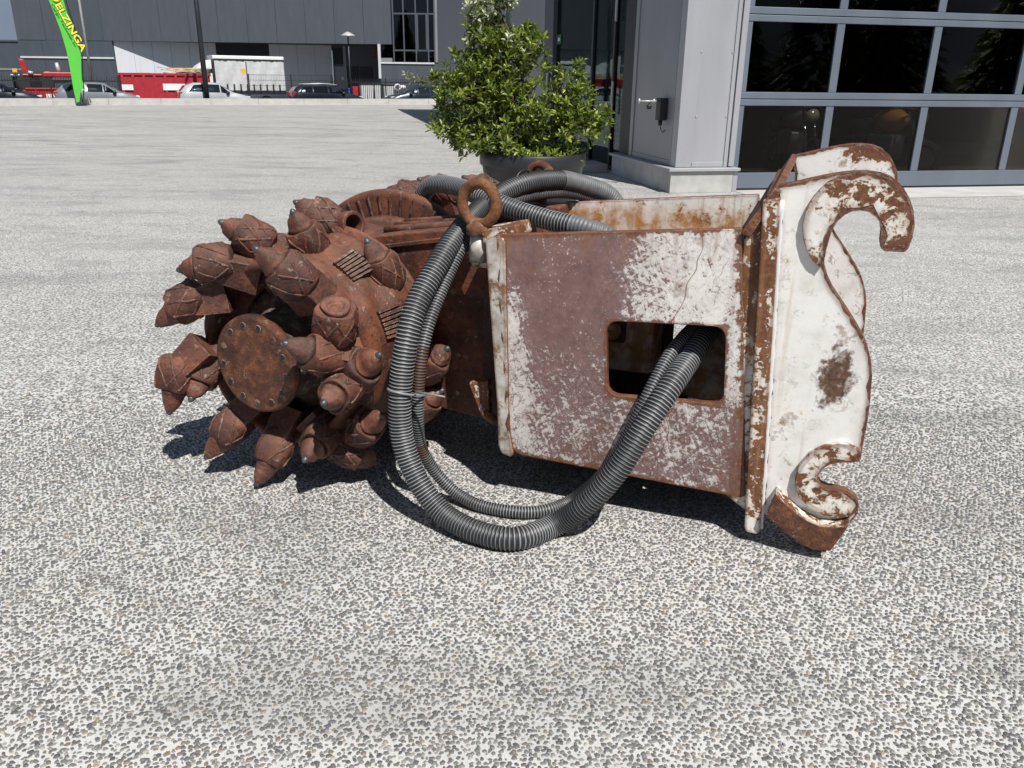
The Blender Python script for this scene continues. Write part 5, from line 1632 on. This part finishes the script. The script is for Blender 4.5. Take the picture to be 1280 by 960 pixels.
for k in range(7):
    board(tm.uniform(226, 244), zt_ - .36 + .10 + .05 * k, tm.uniform(1.6, 2.6), tm.uniform(-.2, .2), WHERE[k] + ' scrap board in the heap at the right of the red skip')
for k in range(3):
    board(174 + 4.5 * k, zt_ - .36 + .06 + .03 * k, tm.uniform(.5, .9), tm.uniform(-.8, .8), ('left', 'middle', 'right')[k] + ' short scrap board poking out at the left end of the red skip')

# red machine and red tipper at the left
mp0 = street_pt(60, 9.0)
mc = empty('farm_machine', mp0, KANG)
tag(mc, 'red farm machine with raised boom behind the black fence', 'farm machine')
def WM(px): return (street_pt(px, 9.0) - mp0).dot(kd)
def ZM(py): return at_y(60, py, mp0.y).z + .36
def mbox(name, pa, pb, ya, yb, mat, y0=0, y1=1.2, bev=.05, parent=None):
    q = MB(); q.box(WM(pa), WM(pb), y0, y1, ZM(yb), ZM(ya)); return q.build(name, M[mat], parent or mc, bev)
mbox('boom', 57, 97, 90, 96, 'red2')
mbox('boom_hood', 59, 66, 89.2, 92, 'red2', .1, 1.1)
mbox('frame', 31, 56, 92.5, 95.5, 'red2')
mbox('hitch', 49, 55, 91, 98.5, 'red2', .2, 1.0)
MB().prism([(WM(30), ZM(74)), (WM(36), ZM(74)), (WM(41), ZM(92)), (WM(31.5), ZM(92.5))], .2, 1.0).build('upright', M['red2'], mc, .05)
q = MB(); q.cyl((WM(77.5), .5, ZM(91)), (WM(76), .5, ZM(78)), .14, .10, 12); q.build('exhaust_stack', M['galv'], mc)
q = MB(); q.cyl((WM(39), .0, ZM(90.5)), (WM(45), .0, ZM(91.8)), .1, n=10); q.build('ram', M['galv'], mc)
for px in (39, 53):
    q = MB(); q.lathe([(-.25, .4), (-.25, .62), (-.15, .72), (.15, .72), (.25, .62), (.25, .4)], (WM(px), .3, ZM(104.5)), (0, 1, 0), 24); wh = q.build('wheel', M['tyre'], mc)
    q = MB(); q.lathe([(0, .38), (.05, .36), (.06, .0)], (WM(px), .12, ZM(104.5)), (0, -1, 0), 16); q.build('rim', M['red2'], wh)
mbox('seed_rail', 58, 90, 97, 99, 'galv', .1, .3, .01)
mbox('tine_bar', 58, 92, 99.5, 104, 'plastic', .2, 1.0, .02)
mbox('cab', 17, 31, 96, 110, 'glass_far', .2, 1.5, .05)
for a_, b_ in ((17, 18), (23, 24), (30.3, 31.3)):
    mbox('cab_post', a_, b_, 95.5, 111, 'plastic', .15, .19, .005)
mbox('cab_roof', 16, 32, 93.2, 95.4, 'clad_mid', .1, 1.6, .04)
mbox('chassis', 18, 92, 110, 114, 'rust_dark', .3, 1.0, .03)
sg = mbox('beacon_sign', 19.8, 25.8, 86.5, 91, 'sign_yellow', .0, .05, .01); sg['label'] = 'yellow sign above the cab'
q = MB(); q.cyl((WM(23), .03, ZM(91)), (WM(23), .03, ZM(93.2)), .03, n=6); q.build('sign_stalk', M['plastic'], mc)

rp = street_pt(55, 5.2)
rt_ = empty('tipper_trailer', rp, KANG)
tag(rt_, 'low red tipper trailer with white plate behind the kerb', 'trailer')
def WR(px): return (street_pt(px, 5.2) - rp).dot(kd)
def ZR(py): return at_y(55, py, rp.y).z + .36
for nm, a_, b_, c_, d_, mt, y0, y1 in (('tub', 33, 78, 112, 122, 'red2', 0, 1.8), ('top_rail', 32, 79, 110.3, 111.9, 'red2', -.05, 1.85), ('number_plate', 56.5, 68.5, 117.3, 122, 'sign_white', -.06, -.055), ('side_post', 44, 46, 112, 122, 'red2', -.04, -.002), ('side_post', 72, 74, 112, 122, 'red2', -.04, -.002), ('drawbar', 27, 33, 113, 116, 'red2', .5, 1.2)):
    q = MB(); q.box(WR(a_), WR(b_), y0, y1, ZR(d_), ZR(c_)); q.build(nm, M[mt], rt_, .01)
for px in (42, 70):
    q = MB(); q.lathe([(-.1, .18), (-.1, .33), (.1, .33), (.1, .18)], (WR(px), -.12, .33), (0, 1, 0), 20); q.build('wheel', M['tyre'], rt_)

# bins
def bin_(px, py0, py1, wpx, mat, lid, label, back=7.0):
    p = street_pt(px, back)
    o = empty('wheelie_bin', p, KANG); tag(o, label, 'bin', 'bins by the office entrance')
    k = p.y / _fw.y / FPX
    w_ = wpx * k / 2; zt = at_y(px, py0, p.y).z + .36; zb = .05
    q = MB(); q.add([(-w_ * .8, -w_ * .8, zb), (w_ * .8, -w_ * .8, zb), (w_ * .8, w_ * .8, zb), (-w_ * .8, w_ * .8, zb), (-w_, -w_, zt), (w_, -w_, zt), (w_, w_, zt), (-w_, w_, zt)], [(3, 2, 1, 0), (4, 5, 6, 7), (0, 1, 5, 4), (1, 2, 6, 5), (2, 3, 7, 6), (3, 0, 4, 7)]); q.build('tub', M[mat], o, .03)
    q = MB(); q.box(-w_ * 1.08, w_ * 1.08, -w_ * 1.1, w_ * 1.1, zt + .004, zt + .09); q.build('lid', M[lid], o, .03)
bin_(444, 110, 121, 7, 'bin_red', 'bin_red', 'bright red bin beside the lamp post')
bin_(435.5, 112, 121, 8, 'blue', 'blue', 'blue bin left of the red bin', 7.5)
bin_(428, 113, 121, 6, 'car_navy', 'car_navy', 'dark bin left of the blue bin', 7.8)
for k, px in enumerate((454, 462, 471)):
    bin_(px, 106.5, 122, 7.5, 'tarp', 'plastic', ('first', 'middle', 'last')[k] + ' of three pale grey containers behind the fence bars', 6.4)
bin_(484, 107, 122, 12, 'tarp', 'plastic', 'wide pale container behind the fence bars near the teal car', 6.4)
# white hose reel
p = street_pt(497, 5.6); hr = empty('hose_reel', p, KANG); tag(hr, 'white ring shaped hose reel behind the fence by the teal car', 'reel')
zc = at_y(497, 109.5, p.y).z + .36
MB().tube([V(.20 * math.cos(k * math.pi / 12), 0, zc + .20 * math.sin(k * math.pi / 12)) for k in range(25)], .055, 8, cap=False).build('ring', M['sign_white'], hr)
MB().bar((0, .05, 0), (0, .05, zc - .2), .08, .08).build('stand', M['plastic'], hr)
MB().lathe([(-.1, .1), (.12, .14), (.3, .12), (.32, 0)], (.26, 0.05, zc + .02), (1, 0, 0), 12).build('drum', M['sign_white'], hr)

# fences: posts, rails and a run of bars each
def fence(pa, pb, back, ytop, kind, label):
    a_, b_ = street_pt(pa, back), street_pt(pb, back)
    o = empty('fence', a_, KANG)
    tag(o, label, 'fence', 'dark steel fences behind the cars')
    Ln = (b_ - a_).dot(kd)
    H = at_y((pa + pb) / 2, ytop, (a_.y + b_.y) / 2).z + .36
    n_ = max(2, int(Ln / 2.5) + 1)
    for i in range(n_):
        x = Ln * i / (n_ - 1)
        MB().box(x - .035, x + .035, -.035, .035, 0, H + .05).build('post', M['fence'], o)
    q = MB()
    if kind == 'bars':
        k = 0.0
        while k < Ln:
            q.box(k - .012, k + .012, -.012, .012, .05, H + (.06 if int(k / .13) % 2 else 0)); k += .13
        for z in (.2, H - .2):
            MB().box(0, Ln, .013, .04, z - .03, z + .03).build('rail', M['fence'], o)
    else:
        k = 0.0
        while k < Ln:
            q.box(k - .004, k + .004, -.004, .004, .05, H); k += .10
        for z in [.1 + j * (H - .1) / 6 for j in range(7)]:
            MB().box(0, Ln, -.012, .012, z - .010, z + .010).build('rail', M['fence'], o)
    f = q.build('bars', M['fence'], o); f['kind'] = 'stuff'
fence(-30, 152, 4.4, 96, 'bars', 'dark bar fence behind the grey car and red trailer')
fence(312, 415, 4.6, 94, 'mesh', 'wire mesh fence in front of the curtain-sided truck')
fence(416, 545, 5.2, 99, 'bars', 'dark bar fence in front of the pale bins')
fence(152.5, 311, 7.8, 95, 'mesh', 'wire mesh fence behind the red skip')
ys = street_pt(306, 4.5); yo = empty('warning_sign', ys, KANG); tag(yo, 'small yellow sign hung on the mesh fence before the truck', 'sign')
z = at_y(306, 89, ys.y).z + .36
MB().box(-.14, .14, -.03, -.015, z - .14, z + .14).build('plate', M['sign_yellow'], yo)
MB().box(.19, .24, -.02, .02, 0, z + .55).build('post', M['fence'], yo)
for k, px in enumerate((358, 363.5, 367)):
    p = street_pt(px, 3.4 + .2 * k); q = MB(); q.box(-.18, .18, -.15, .15, 0, .54 + .06 * (k % 2))
    o = q.build('cardboard_box', M['wood'], None, .01); o.location = p; o.rotation_euler = (0, 0, KANG)
    tag(o, ('left', 'middle', 'right')[k] + ' of three small brown boxes at the tail of the truck', 'box', 'brown boxes behind the truck')

# dark wood behind the photographer, seen only as reflections in the glass
def wood():
    L_ = Leaves(); r2 = random.Random(4)
    for j in range(30):
        x, y = -40 + j * 5.6 + 2 * math.sin(j * 3.3), -44 - 5 * math.sin(j * 1.7)
        H, R = 13 + 4 * math.sin(j * 2.3), 5.0
        for k in range(900):
            t = r2.random() ** .8; z = H * (.02 + .98 * t); rr = R * (1 - t) * r2.uniform(.3, 1.0) + .1; a_ = r2.uniform(0, 6.283)
            L_.leaf(V(x + rr * .5 * math.cos(a_), y + rr * .5 * math.sin(a_), z), V(math.cos(a_), math.sin(a_), -.25), rr * .7 + .5, .55, V(0, 0, 1))
    o = L_.build('wood', M['leaf_dark'], None)
    tag(o, 'dark mass of conifers mirrored dimly in the door glass', 'wood')
wood()
